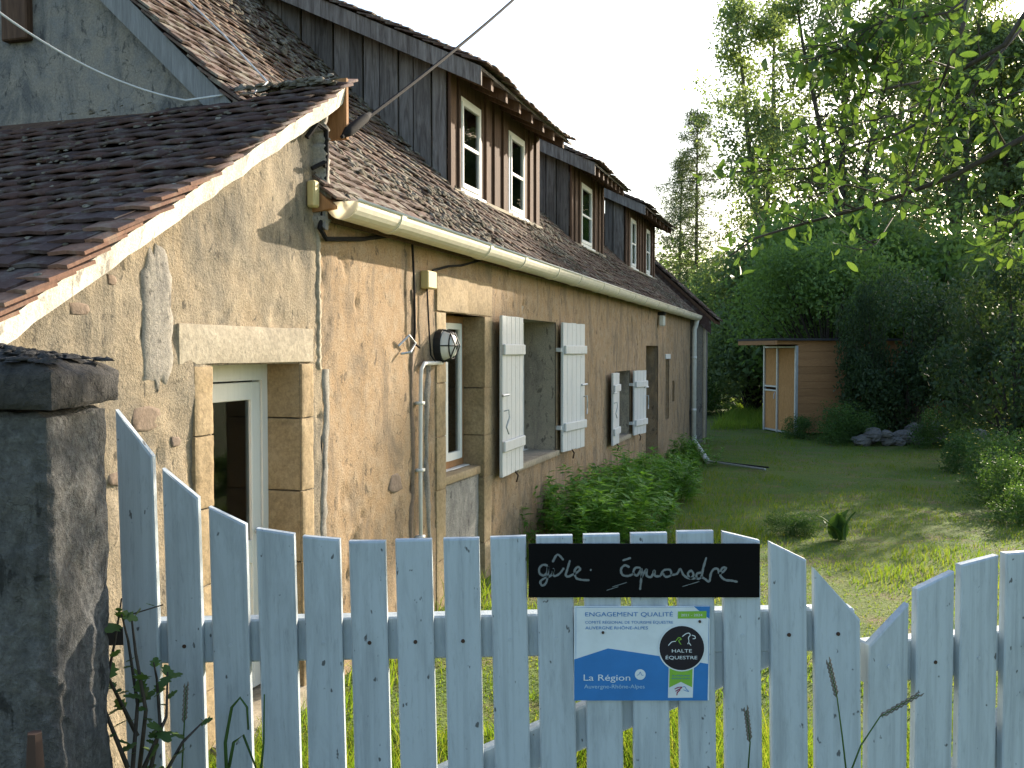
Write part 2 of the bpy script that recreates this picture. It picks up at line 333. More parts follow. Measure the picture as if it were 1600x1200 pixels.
def wall_sheet(name, s0, s1, z0, ztop, ops, mat, parent, step=.022, amp=.011, seed=3, y=0.0):
    ss = set(np.round(np.arange(s0, s1, step), 4)) | {s0, s1}; zmax = max(ztop(s0), ztop(s1))
    zs = set(np.round(np.arange(z0, zmax, step), 4)) | {z0, zmax}
    for a, b, c, d in ops: ss |= {a, b}; zs |= {c, d}
    ss = np.array(sorted(x for x in ss if s0 <= x <= s1)); zs = np.array(sorted(z for z in zs if z0 <= z <= zmax))
    S, Z = np.meshgrid(ss, zs); top = np.vectorize(ztop)(S); Zc = np.minimum(Z, top)
    dist = np.full(S.shape, 9.0)
    for a, b, c, d in ops:
        dx = np.maximum(np.maximum(a - S, S - b), 0); dz = np.maximum(np.maximum(c - Z, Z - d), 0); dist = np.minimum(dist, np.hypot(dx, dz))
    fade = np.clip(dist / .06, 0, 1)
    f1 = fbm(S * 2.3 + 9, Zc * 2.3, 4, seed) - .47; f2 = fbm(S * 11, Zc * 9, 3, seed + 9) - .45
    pit = np.clip(fbm(S * 6, Zc * 6 + 31, 3, seed + 20) - .6, 0, 1)
    Y = y - amp * fade * (1.6 * f1 + .8 * f2) + fade * pit * amp * 3.5
    hole = np.clip(fbm(S * 15 + 3, Zc * 8, 2, seed + 40) - .52, 0, .12) * np.clip((fbm(S * 1.4 + 7, Zc * 1.4, 3, seed + 50) - .42) * 8, 0, 1); Y = Y + fade * hole * .16
    n = len(ss); m = len(zs); ix = np.arange(n * m).reshape(m, n)
    cs = (ss[:-1] + ss[1:]) / 2; cz = (zs[:-1] + zs[1:]) / 2; CS, CZZ = np.meshgrid(cs, cz)
    keep = Z[:-1, :-1] < top[:-1, :-1] - 1e-6
    keep |= Z[:-1, 1:] < top[:-1, 1:] - 1e-6
    for a, b, c, d in ops: keep &= ~((CS > a) & (CS < b) & (CZZ > c) & (CZZ < d))
    Fq = np.stack([ix[:-1, :-1], ix[:-1, 1:], ix[1:, 1:], ix[1:, :-1]], -1)[keep]
    return link(name, np_mesh(name, np.stack([S, Y, Zc], -1), Fq.reshape(-1, 4), mat, True), parent)

OPS = [(7.25, 8.085, -.3, 2.125), (8.99, 10.34, .83, 2.14), (13.36, 14.45, .66, 1.57), (15.8, 17.0, -.3, 1.93), (17.86, 18.26, .62, 1.7), (18.7, 18.98, .9, 1.29)]
wall = wall_sheet('wall', 5.44, 21.3, -.4, lambda s: 2.69, OPS, M['plaster'], house)
VS = .5725
def vtop(s): return 1.992 + (s - 3.304) * VS
lwall = wall_sheet('wall', 1.2, 5.44, -.4, lambda s: vtop(s) - .05, [(4.45, 5.21, -.4, 1.785)], M['plaster_pale'], leanto, amp=.019, seed=14)

def lumpy_box(name, a, b, mat, parent, n=14, amp=.012, seed=1, top=0):
    """box with displaced faces"""
    V = []; F = []
    def face(o, u, v, nn, mm):
        st = len(V)
        for j in range(mm + 1):
            for i in range(nn + 1): V.append(tuple(o[k] + u[k] * i / nn + v[k] * j / mm for k in range(3)))
        for j in range(mm):
            for i in range(nn): F.append((st + j*(nn+1)+i, st + j*(nn+1)+i+1, st + (j+1)*(nn+1)+i+1, st + (j+1)*(nn+1)+i))
    x0, y0, z0 = a; x1, y1, z1 = b; dx, dy, dz_ = x1-x0, y1-y0, z1-z0; m = max(4, min(240, int(n * dz_ / dx)))
    face((x0, y0, z0), (dx, 0, 0), (0, 0, dz_), n, m); face((x1, y0, z0), (0, dy, 0), (0, 0, dz_), n, m); face((x1, y1, z0), (-dx, 0, 0), (0, 0, dz_), n, m); face((x0, y1, z0), (0, -dy, 0), (0, 0, dz_), n, m); face((x0, y0, z1), (dx, 0, 0), (0, dy, 0), n, n)
    V = np.array(V, float); c = np.array([(x0+x1)/2, (y0+y1)/2, (z0+z1)/2]); h = np.array([dx, dy, dz_]) / 2
    if top: 
        e = np.maximum(np.abs(V[:, 0]-c[0]) / h[0], np.abs(V[:, 1]-c[1]) / h[1]); k = V[:, 2] > z1 - 1e-6; V[k, 2] += top * (1 - e[k]) 
    q = (V - c) / h; r = np.max(np.abs(q), 1); 
    nse = fbm(V[:, 0] * 12 + V[:, 2] * 5, V[:, 1] * 12 + V[:, 2] * 11, 4, seed) - .47
    nse2 = fbm(V[:, 0] * 40 + V[:, 2] * 17, V[:, 1] * 40 + V[:, 2] * 37, 3, seed) - .47
    d = q / np.linalg.norm(q * np.array([1, 1, 1]), axis=1)[:, None]
    corner = np.clip((np.sort(np.abs(q), 1)[:, 1] - .85) / .15, 0, 1)
    V += d * (nse * amp + nse2 * amp * .6 - corner * amp * .7)[:, None]
    return link(name, np_mesh(name, V, F, mat, True), parent)
def block(name, s0, s1, z0, z1, y0, y1, mat, parent, ch=.008, jit=.004):
    o = lumpy_box(name, (s0, y0 + random.uniform(-jit, jit), z0), (s1, y1, z1), mat, parent, 8, min(.012, ch * 1.1), random.randint(1, 99)); return o
def jamb(parent, s0, s1, zs, y0, y1, mat=None):
    for a, b in zip(zs[:-1], zs[1:]): block('stone_block', s0, s1, a + .0005, b - .0005, y0, y1, mat or M['ashlar'], parent, .007)
# lean-to door surround
jamb(leanto, 4.31, 4.449, [-.3, .35, .82, 1.16, 1.48, 1.785], -.012, .3); jamb(leanto, 5.211, 5.337, [-.3, .3, .75, 1.12, 1.5, 1.785], -.012, .3)
block('lintel', 4.21, 5.34, 1.788, 1.968, -.018, .3, M['lintel'], leanto, .01)
block('doorstep', 4.4, 5.25, -.3, .1, -.05, .5, M['lintel'], leanto, .012)
# glazed door
dr = B()
for a, b in ((4.45, 4.5), (5.16, 5.21)): dr.box((a, .19, .1), (b, .25, 1.785))
dr.box((4.5, .19, 1.7), (5.16, .25, 1.785)); dr = dr.build('door_frame', M['window_white'], leanto)
dl = B()
for a, b in ((4.505, 4.585), (5.075, 5.155)): dl.box((a, .2, .11), (b, .24, 1.69), None, .004)
for a, b in ((.11, .3), (.76, .88), (1.6, 1.69)): dl.box((4.585, .201, a), (5.075, .239, b), None, .004)
dl.box((4.585, .212, .3), (5.075, .228, .76)); dl = dl.build('door', M['window_white'], leanto)
B().box((4.585, .218, .88), (5.075, .222, 1.6)).build('pane', M['glass'], dl)
B().tube([(5.115, .2, .93), (5.115, .15, .93), (5.03, .15, .93)], .009).build('handle', M['steel'], dl)
B().box((4.6, .3, .3), (4.8, .31, 1.65)).build('curtain', M['curtain'], leanto)
# repairs in the lean-to wall
def patch(name, pts, y, th, mat, parent, seed=1):
    """irregular raised mortar patch: outline in (s,z)"""
    b = B(); n = len(pts); cx = sum(p[0] for p in pts) / n; cz = sum(p[1] for p in pts) / n
    rings = []
    for k, (sc, yy) in enumerate(((1.0, y), (.93, y - th * .8), (.6, y - th), (.25, y - th * 1.1))):
        rings.append([(cx + (p[0] - cx) * sc, yy - random.uniform(0, th * .3), cz + (p[1] - cz) * (1 - (1 - sc) * .6)) for p in pts])
    vs = [p for r in rings for p in r]; fs = []
    for k in range(len(rings) - 1):
        for i in range(n): fs.append((k*n+i, k*n+(i+1) % n, (k+1)*n+(i+1) % n, (k+1)*n+i))
    fs.append(tuple(range((len(rings)-1)*n, len(rings)*n))); b.add(vs, fs)
    return b.build(name, mat, parent, True)
def blob_outline(s0, s1, z0, z1, n=26, j=.1):
    pts = []
    for i in range(n):
        a = 2 * math.pi * i / n; r = 1 + random.uniform(-j, j)
        ca, sa = math.cos(a), math.sin(a); q = (abs(ca) ** 4 + abs(sa) ** 4) ** -.25
        pts.append(((s0+s1)/2 + (s1-s0)/2 * ca * q * r, (z0+z1)/2 + (z1-z0)/2 * sa * q * r))
    return pts
patch('mortar_patch', blob_outline(4.0, 4.19, 1.7, 2.27, 34, .15), .003, .008, M['mortar'], leanto)
def strip(name, z0, z1, sf, wd, mat, parent, y=-.002, th=.007):
    n = 40; b = B(); vs = []
    for i in range(n + 1):
        z = z0 + (z1 - z0) * i / n; s = sf(z) + random.uniform(-.008, .008); ww = wd(z) * random.uniform(.75, 1.25)
        vs += [(s - ww, y + .012, z), (s - ww * .55, y - th * random.uniform(.7, 1.2), z), (s + ww * .55, y - th * random.uniform(.7, 1.2), z), (s + ww, y + .012, z)]
    fs = [(i*4+j, i*4+j+1, (i+1)*4+j+1, (i+1)*4+j) for i in range(n) for j in range(3)]
    return b.add(vs, fs).build(name, mat, parent, True)
strip('mortar_joint', 1.75, 2.62, lambda z: 5.415, lambda z: .022, M['lintel'], house)
strip('mortar_joint', .1, 1.75, lambda z: 5.47 + .02 * math.sin(z * 5), lambda z: .04, M['mortar'], house)
strip('mortar_joint', .2, 2.25, lambda z: 6.66 + .02 * math.sin(z * 7), lambda z: .022 + .012 * math.sin(z * 11), M['rubble'], house)
strip('mortar_joint', .2, 1.75, lambda z: 6.93 + .03 * math.sin(z * 4), lambda z: .035 + .015 * math.sin(z * 9), M['mortar'], house)
for s, z, a, h in ((3.66, 2.0, .12, .05), (4.03, 1.58, .2, .1), (3.85, 1.36, .13, .06), (3.72, 1.78, .06, .05), (3.83, 2.12, .05, .04), (3.5, 1.72, .1, .06), (4.2, 1.47, .06, .05), (3.95, 1.2, .12, .07)):
    patch('rubble_stone', blob_outline(s - a / 2, s + a / 2, z - h / 2, z + h / 2, 8, .2), .002, .004, M['rubble'], leanto)

# tall window with stone surround
jamb(house, 7.07, 7.249, [-.3, .35, .86, 1.24, 1.62, 2.125], -.012, .33); jamb(house, 8.086, 8.27, [-.3, .3, .83, 1.17, 1.55, 2.125], -.012, .33)
for a, b in ((7.07, 7.7), (7.702, 8.29)): block('lintel', a, b, 2.128, 2.4, -.016, .33, M['ashlar'], house, .01)
block('infill', 7.252, 8.083, -.35, .86, .03, .3, M['grey_rough'], house, .012); block('window_sill', 7.252, 8.083, .862, .93, .02, .33, M['ashlar'], house, .008)
def casement(parent, s0, s1, z0, z1, y, fr=.05, bars=1, leaves=2, mat=None, outer=None, sill=True):
    """window part with its panes and glazing bars as sub-parts"""
    b = B()
    b.box((s0, y, z0), (s0 + fr, y + .06, z1)).box((s1 - fr, y, z0), (s1, y + .06, z1)).box((s0 + fr, y, z1 - fr), (s1 - fr, y + .06, z1)).box((s0 + fr, y, z0), (s1 - fr, y + .06, z0 + fr))
    win = b.build('window', outer or mat or M['window_white'], parent)
    a0 = s0 + fr + .002; a1 = s1 - fr - .002; wd = (a1 - a0) / leaves; f2 = fr * .85
    for i in range(leaves):
        p0 = a0 + wd * i + .002; p1 = p0 + wd - .004; q0 = z0 + fr + .002; q1 = z1 - fr - .002; yy = y - .012
        c = B().box((p0, yy, q0), (p0 + f2, yy + .045, q1), None, .004).box((p1 - f2, yy, q0), (p1, yy + .045, q1), None, .004)
        c.box((p0 + f2, yy + .001, q1 - f2), (p1 - f2, yy + .044, q1)).box((p0 + f2, yy + .001, q0), (p1 - f2, yy + .044, q0 + f2 * 1.3))
        for k in range(bars):
            zz = q0 + (q1 - q0) * (k + 1) / (bars + 1); c.box((p0 + f2, yy + .006, zz - .014), (p1 - f2, yy + .036, zz + .014))
        c.build('casement', mat or M['window_white'], win)
        for k in range(bars + 1):
            g0 = q0 + (q1 - q0) * k / (bars + 1) + (.016 if k else f2 * 1.3); g1 = q0 + (q1 - q0) * (k + 1) / (bars + 1) - (.016 if k < bars else f2)
            B().box((p0 + f2, yy + .02, g0), (p1 - f2, yy + .024, g1)).build('pane', M['glass'], win)
    if sill: B().box((s0 - .01, y - .05, z0 - .03), (s1 + .01, y + .02, z0 - .002), None, .004).build('sill', mat or M['window_white'], win)
    return win
casement(house, 7.252, 8.083, .935, 2.122, .17, .055, 0, 2, M['window_white'], M['frame_wood'])
# plain plastered openings
for (a, b, c, d), dp, mt in zip(OPS[1:], (.34, .3, .3, .25, .2), ('reveal', 'reveal', 'plaster', 'plaster', 'plaster')):
    q = B(); q.box((a - .12, .012, c - .12), (a - .001, dp, d + .12)).box((b + .001, .012, c - .12), (b + .12, dp, d + .12)).box((a, .012, d + .001), (b, dp, d + .12))
    if c > 0: q.box((a, .012, c - .12), (b, dp, c - .001))
    q.build('reveal', M[mt], house)
casement(house, 8.992, 10.338, .833, 2.138, .34, .06, 2); casement(house, 13.362, 14.448, .663, 1.568, .3, .05, 1)
q = B()
for i in range(6): q.box((15.802 + i * .2, .3, -.3), (15.998 + i * .2, .33, 1.928), None, .004)
q.build('door', M['brown_wood'], house)
B().box((17.86, .25, .62), (18.26, .27, 1.7)).box((18.7, .2, .9), (18.98, .22, 1.29)).build('window_board', M['brown_wood'], house)
B().box((17.8, -.02, 1.703), (18.32, .05, 1.79), None, .006).build('lintel', M['white_paint'], house)
block('window_sill', 8.94, 10.4, .77, .829, -.03, .02, M['lintel'], house); block('window_sill', 13.3, 14.5, .6, .659, -.025, .02, M['lintel'], house)
patch('mortar_patch', blob_outline(6.3, 6.5, .95, 1.06, 9, .22), .002, .004, M['rubble'], house)
for s, z, a, h in ((8.5, 1.42, .38, .3), (8.52, .5, .34, .26), (6.95, 1.1, .2, .3)): pass
# shutters
def shutter(hx, z0, z1, wd, ang, side, n, label):
    """ledged shutter hinged at s=hx; side -1 opens towards the gate, +1 away; ang = degrees off the wall"""
    root = empty('shutter', (hx, -.035, 0), (0, 0, -R(ang) if side > 0 else R(ang)), house); root['label'] = label
    pw = wd / n
    for i in range(n):
        x0 = i * pw + .0015; x1 = (i + 1) * pw - .0015
        if side < 0: x0, x1 = -x1, -x0
        dz = random.uniform(-.004, .004)
        B().box((x0, -.028, z0 + dz), (x1, 0, z1 + dz), None, .004).build('plank', M['white_paint'], root)
    for zz in (z0 + (z1 - z0) * .19, z0 + (z1 - z0) * .79):
        x0, x1 = .02, wd + .005
        if side < 0: x0, x1 = -x1, -x0
        B().box((x0, -.055, zz - .045), (x1, -.0285, zz + .045), None, .007).build('batten', M['white_paint'], root)
        e = .03 * side; B().box((min(-e, e) - .01, -.02, zz - .02), (max(-e, e) + .01, .04, zz + .02)).build('hinge', M['white_paint'], root)
    xm = side * wd * .93
    B().tube([(xm, -.03, z0 + .55), (xm, -.07, z0 + .56), (xm, -.075, z0 + .5), (xm + .04 * side, -.06, z0 + .42), (xm, -.07, z0 + .36)], .007).build('latch', M['steel'], root)
    B().tube([(xm - .07, -.035, z0 + .68), (xm + .03, -.06, z0 + .685)], .011).build('bolt', M['steel'], root)
    xm = side * wd * .4
    B().tube([(xm, -.015, z0 + .02), (xm + .01, -.05, z0 - .03), (xm + .03, -.03, z0 - .09)], .008).build('stay', M['rust'], root)
    return root
shutter(8.985, .8, 2.14, .67, 2, -1, 5, 'sunlit open left shutter of the large window'); shutter(10.39, .8, 2.14, .68, 6, 1, 5, 'open right shutter of the large window')
shutter(13.36, .63, 1.56, .53, 3, -1, 4, 'open left shutter of the small window'); shutter(14.47, .63, 1.56, .53, 9, 1, 4, 'open right shutter of the small window')

# wall fittings
B().box((6.8, -.06, 2.27), (6.96, 0, 2.39), None, .008).build('junction_box', M['box'], house)
q = B().tube([(6.73, -.03, .3), (6.725, -.03, 1.0), (6.735, -.03, 1.66), (6.75, -.03, 1.73), (6.8, -.03, 1.765), (7.12, -.03, 1.765)], .014, 8)
for z in (.6, 1.05, 1.5): q.box((6.7, -.048, z - .01), (6.765, 0, z + .01))
q.build('conduit', M['pipe'], house, True)
lm = B()
n = 14
def oval(y, rx, rz): return [(7.12 + rx * math.cos(2 * math.pi * i / n), y, 1.885 + rz * math.sin(2 * math.pi * i / n)) for i in range(n)]
rings = [oval(0, .1, .12), oval(-.05, .1, .12)]
lm.add([p for r in rings for p in r], [(i, (i+1) % n, n + (i+1) % n, n + i) for i in range(n)] + [tuple(range(n, 2*n))])
wall_lamp = lm.build('wall_lamp', M['black'], house)
rings = [oval(-.05, .085, .105), oval(-.09, .08, .1), oval(-.125, .055, .07), oval(-.137, .02, .03)]
lm = B().add([p for r in rings for p in r], [(k*n+i, k*n+(i+1) % n, (k+1)*n+(i+1) % n, (k+1)*n+i) for k in range(3) for i in range(n)] + [tuple(range(3*n, 4*n))])
lm.build('lamp_glass', M['lamp_glass'], wall_lamp, True)
cg = B()
for off in (-.045, 0, .045): cg.tube([(7.12 + off, -.05, 1.885 + .112), (7.12 + off, -.11, 1.885 + .09), (7.12 + off, -.148, 1.885), (7.12 + off, -.11, 1.885 - .09), (7.12 + off, -.05, 1.885 - .112)], .005)
cg.tube([(7.12 - .095, -.05, 1.885), (7.12 - .07, -.115, 1.885), (7.12, -.15, 1.885), (7.12 + .07, -.115, 1.885), (7.12 + .095, -.05, 1.885)], .005)
cg.tube([p for p in oval(-.11, .075, .092)] + [oval(-.11, .075, .092)[0]], .005)
cg.build('lamp_cage', M['black'], wall_lamp)
lt = B().box((16.88, -.12, 2.26), (17.02, -.02, 2.44), None, .02).build('wall_lantern', M['lamp_glass'], house)
B().box((16.9, -.13, 2.445), (17.0, 0, 2.5), None, .01).build('lantern_cap', M['black'], lt)
B().tube([(6.62, -.02, 2.62), (6.63, -.03, 2.3), (6.64, -.03, 2.0), (6.65, -.02, 1.9), (6.72, -.03, 1.87)], .008).build('cable', M['rubber'], house)
B().tube([(6.85, -.03, 2.27), (6.87, -.035, 2.0), (6.9, -.035, 1.82), (7.0, -.03, 1.77)], .006).build('cable', M['rubber'], house)
B().tube([(6.95, -.03, 2.4), (7.2, -.05, 2.45), (7.5, -.03, 2.48), (7.9, -.06, 2.56), (9, -.05, 2.6)], .009).build('cable', M['rubber'], house)
B().tube([(6.42, -.01, 1.88), (6.5, -.05, 1.95), (6.6, -.05, 1.9), (6.5, -.06, 1.84), (6.44, -.02, 1.83)], .008).build('bracket', M['steel'], house)

# --------------------------------------------------- roofs
PM = .95; EZ = 2.72
def mz(d): return EZ + PM * d          # main roof deck
def roof_tiles(frame, U, Vn, ncol, nrow, wt, ex, keep, mat_fn, parent, near_n, length=.24, th=.013, seed=1, jz=.005, stuffname='tile_field', stuff_mat=None, cols_only=None):
    """frame origin + U along eave + Vn up the slope (unit, house coords); nearest near_n tiles become objects, others are joined"""
    rnd = random.Random(seed); N = U.cross(Vn).normalized()
    if N.z < 0: N = -N
    wv = wt / 2; c = .012
    base = [(-wv+.002, 0, -th/2), (-.0, 0, -th/2+.006), (wv-.002, 0, -th/2), (-wv+.002, 0, th/2), (0, 0, th/2+.006), (wv-.002, 0, th/2),
            (-wv+.002, length, -th/2), (0, length, -th/2+.006), (wv-.002, length, -th/2), (-wv+.002, length, th/2), (0, length, th/2+.006), (wv-.002, length, th/2)]
    fs = [(0,1,4,3),(1,2,5,4),(3,4,10,9),(4,5,11,10),(6,9,10,7),(7,10,11,8),(0,3,9,6),(2,8,11,5),(0,6,7,1),(1,7,8,2)]
    me = {}
    items = []
    for r in range(nrow):
        for k in range(ncol + (r % 2)):
            half = r % 2 and k == 0
            u = (.25 if half else (k + (0 if r % 2 else .5))) * wt + rnd.uniform(-.006, .006); v = r * ex + rnd.uniform(-.008, .008)
            P = frame + U * u + Vn * v
            if not keep(P, u, v): continue
            sag = .02 * math.sin(u * 1.7 + 1.3) + .004 * math.sin(u * 4.1 + v * 2)
            P = P + N * (.03 + sag + rnd.uniform(-jz, jz))
            tilt = math.atan2(th * 1.15, ex) + rnd.uniform(-.025, .03)
            Rm = Matrix((U, Vn, N)).transposed() @ Matrix.Rotation(-tilt, 3, 'X') @ Matrix.Rotation(rnd.uniform(-.03, .03), 3, 'Z') @ Matrix.Rotation(rnd.uniform(-.03, .03), 3, 'Y')
            if half: Rm = Rm @ Matrix.Diagonal((.5, 1, 1))
            items.append((P, Rm, u, v, k, r))
    def dist(it): return (HM @ it[0] - Vector((0, 0, CZ))).length
    if cols_only is not None: ind = [i for i in items if cols_only(i)]
    else: ind = sorted(items, key=dist)[:near_n]
    ids = set(map(id, ind)); 
    for it in ind:
        mt = mat_fn(it)
        if mt.name not in me:
            b = B().add(base, fs); me[mt.name] = b.mesh('tile', mt)
        o = link('tile', me[mt.name], parent); o.matrix_local = Matrix.Translation(it[0]) @ it[1].to_4x4()
    rest = [i for i in items if id(i) not in ids]
    if rest:
        bv = np.array(base); V = np.concatenate([(np.array(i[1]) @ bv.T).T + np.array(i[0]) for i in rest])
        Fq = (np.array(fs)[None] + (np.arange(len(rest)) * 12)[:, None, None]).reshape(-1, 4)
        tag(link(stuffname, np_mesh(stuffname, V, Fq, stuff_mat or M['tile']), parent), kind='stuff')
    return items
# main roof deck + far slope
RD = 3.7; RZ = mz(RD)
dk = B(); dk.prism([(-.06, mz(-.06) - .05), (RD, RZ - .05), (2 * RD + .06, mz(-.06) - .05), (2 * RD + .06, mz(-.06)), (RD, RZ), (-.06, mz(-.06))], 16.05, Matrix(((0, 0, 1, 5.4), (1, 0, 0, 0), (0, 1, 0, 0), (0, 0, 0, 1))))
roof = dk.build('roof', M['brown_wood'], house)
DORM = [(8.85, 11.58), (13.26, 15.13), (17.08, 20.05)]
def keep_main(P, u, v):
    for a, b in DORM:
        if a + .04 < P.x < b - .04 and P.y > .66 and P.y < 2.95: return False
    return P.y < RD - .05
sl = Vector((0, 1, PM)).normalized()
roof_tiles(Vector((5.36, -.11, mz(-.11))), Vector((1, 0, 0)), sl, 98, 54, .165, .1, keep_main, lambda it: M['tile'], roof, 215, seed=3, jz=.006)
rt = B()
for i in range(45): rt.tube([(5.4 + i * .36, RD, RZ + .03), (5.75 + i * .36, RD, RZ + .045)], [.1, .085], 8)
rt.build('ridge_tiles', M['tile'], roof); roof.children[-1]['kind'] = 'stuff'
# moss cushions
def moss(name, parent, pts, r0, r1, mat, Nv):
    b = B(); rn = random.Random(5)
    for P in pts:
        r = rn.uniform(r0, r1); n = 6; vs = []
        t1 = Nv.orthogonal().normalized(); t2 = Nv.cross(t1)
        for k, (rr, h) in enumerate(((1, 0), (.8, .35), (.4, .55))):
            for i in range(n):
                a = 2 * math.pi * i / n + k; q = r * rr * rn.uniform(.5, 1.4); vs.append(P + (t1 * math.cos(a) + t2 * math.sin(a)) * q + Nv * (h * .7 * r * rn.uniform(.5, 1.3)))
        fs = [(k*n+i, k*n+(i+1) % n, (k+1)*n+(i+1) % n, (k+1)*n+i) for k in range(2) for i in range(n)] + [tuple(range(2*n, 3*n))]
        b.add(vs, fs)
    return tag(b.build(name, mat, parent, True), kind='stuff')
t = NT('roof_moss'); g = t.new('ShaderNodeNewGeometry'); M['moss'] = t.out(t.mix(1, t.ramp(g.outputs['Random Per Island'], [(0, (.08, .065, .04)), (.5, (.14, .12, .085)), (1, (.23, .205, .165))]), t.ramp(t.noise(g.outputs['Position'], 60, 4, .7), [(.3, (.5, .5, .5)), (.7, (1.2, 1.2, 1.2))]), 'MULTIPLY'), 1)
Nm = Vector((0, -PM, 1)).normalized(); pts = []
while len(pts) < 3200:
    s = 5.4 + 15.8 * random.random() ** 1.3; d = random.uniform(-.15, 3.2)
    if fbm(np.array(s * 1.1), np.array(d * 1.6), 3, 77) < .43 + .1 * random.random(): continue
    P = Vector((s, d, mz(d)))
    if keep_main(P, 0, 0): pts.append(P + Nm * .05)
moss('moss_cushions', roof, pts, .01, .034, M['moss'], Nm)
# gables and back of the house
def gable(name, s, parent, mat, y0=.0, ysub=.0):
    V = []; 
    n = 60; m = 60
    for j in range(m + 1):
        for i in range(n + 1):
            d = .02 + (2 * RD - .04) * i / n; top = (mz(d) if d < RD else mz(2 * RD - d)) - .06; z = -.4 + (top + .4) * j / m
            V.append((s - .02 * (float(fbm(np.array(d * 2.), np.array(z * 2.), 4, 31)) - .45), d, z))
    Fq = [(j*(n+1)+i, j*(n+1)+i+1, (j+1)*(n+1)+i+1, (j+1)*(n+1)+i) for j in range(m) for i in range(n)]
    return link(name, np_mesh(name, V, Fq, mat, True), parent)
gable('gable_wall', 5.47, house, M['gable']); gable('gable_wall', 21.3, house, M['gable'])
B().box((5.5, 2 * RD - .2, -.4), (21.3, 2 * RD, 2.6)).build('back_wall', M['plaster'], house)
B().box((5.5, .36, 2.5), (21.2, 2 * RD - .2, 2.55)).build('loft_floor', M['brown_wood'], house)
B().box((5.42, 1.93, 3.7), (5.6, 2.12, 4.6), None, .008).build('timber_post', M['brown_wood'], house)
# bargeboard on the near gable
Mb = Matrix(((0, 0, 1, 5.385), (1, 0, 0, 0), (0, 1, 0, 0), (0, 0, 0, 1)))
M['barge'] = wood('grey_bargeboard', (.2, .2, .2), (.3, .3, .3))
B().prism([(-.06, mz(-.06) - .17), (RD, RZ - .17), (RD, RZ - .0), (-.06, mz(-.06) - .0)], .03, Mb).build('bargeboard', M['barge'], house)
B().box((5.4, -.055, mz(-.06) - .12), (21.3, -.03, mz(-.06) - .03)).build('fascia', M['brown_wood'], house)
B().prism([(-.12, 2.6), (.02, 2.58), (.02, 2.74), (-.12, 2.615)], .05, Matrix(((0, 0, 1, 5.36), (1, 0, 0, 0), (0, 1, 0, 0), (0, 0, 0, 1)))).build('eave_end_board', M['frame_wood'], house)
# gutter: half-round in sections, brackets, end cap, downpipe
def half_round(s0, s1, r, cy, cz, drop=0):
    n = 12; b = B()
    for rr in (r, r - .006):
        pass
    prof = [(cy + r * math.cos(math.pi + math.pi * i / n), cz + r * math.sin(math.pi + math.pi * i / n)) for i in range(n + 1)]
    prin = [(cy + (r - .006) * math.cos(math.pi + math.pi * i / n), cz + (r - .006) * math.sin(math.pi + math.pi * i / n)) for i in range(n + 1)]
    ring = prof + prin[::-1]; k = len(ring)
    vs = [(s0, y, z) for y, z in ring] + [(s1, y, z - drop) for y, z in ring]
    return b.add(vs, [(i, (i+1) % k, k + (i+1) % k, k + i) for i in range(k)] + [tuple(range(k))[::-1], tuple(range(k, 2*k))])
GCY = -.145; GCZ = 2.64; GR = .095
cuts = [5.42, 7.6, 9.6, 11.6, 13.6, 15.6, 17.6, 19.6, 21.4]
slope = .004
for a, b_ in zip(cuts[:-1], cuts[1:]): half_round(a, b_ - .002, GR, GCY, GCZ - (a - 5.42) * slope, (b_ - a) * slope).build('gutter', M['gutter'], house, False)
for s in cuts[1:-1] + [6.0, 8.5, 10.5, 12.5, 14.5, 16.5, 18.5, 20.5]:
    half_round(s - .03, s + .03, GR + .006, GCY, GCZ - (s - 5.42) * slope).build('gutter_bracket', M['gutter'], house)
for s in (5.42, 21.4):
    n = 14; q = B(); q.prism([(GCY + GR * math.cos(math.pi + math.pi * i / n), GCZ - (s - 5.42) * slope + GR * math.sin(math.pi + math.pi * i / n)) for i in range(n + 1)], .01, Matrix(((0, 0, 1, s - .012), (1, 0, 0, 0), (0, 1, 0, 0), (0, 0, 0, 1))))
    q.build('gutter_end', M['gutter_end'], house)
q = B().tube([(5.42, GCY - GR, GCZ + .004), (21.4, GCY - GR, GCZ - .06)], .009, 6); q.build('gutter_bead', M['gutter'], house, True)
gzf = -.1
B().tube([(21.28, GCY, 2.52), (21.28, GCY + .02, 2.4), (21.28, -.09, 2.3), (21.28, -.09, .05)], .05, 10).build('downpipe', M['pipe'], house, True)
for z in (.6, 1.7): B().tube([(21.28, -.09, z - .03), (21.28, -.09, z + .03)], .056, 10).build('pipe_collar', M['pipe'], house, True)

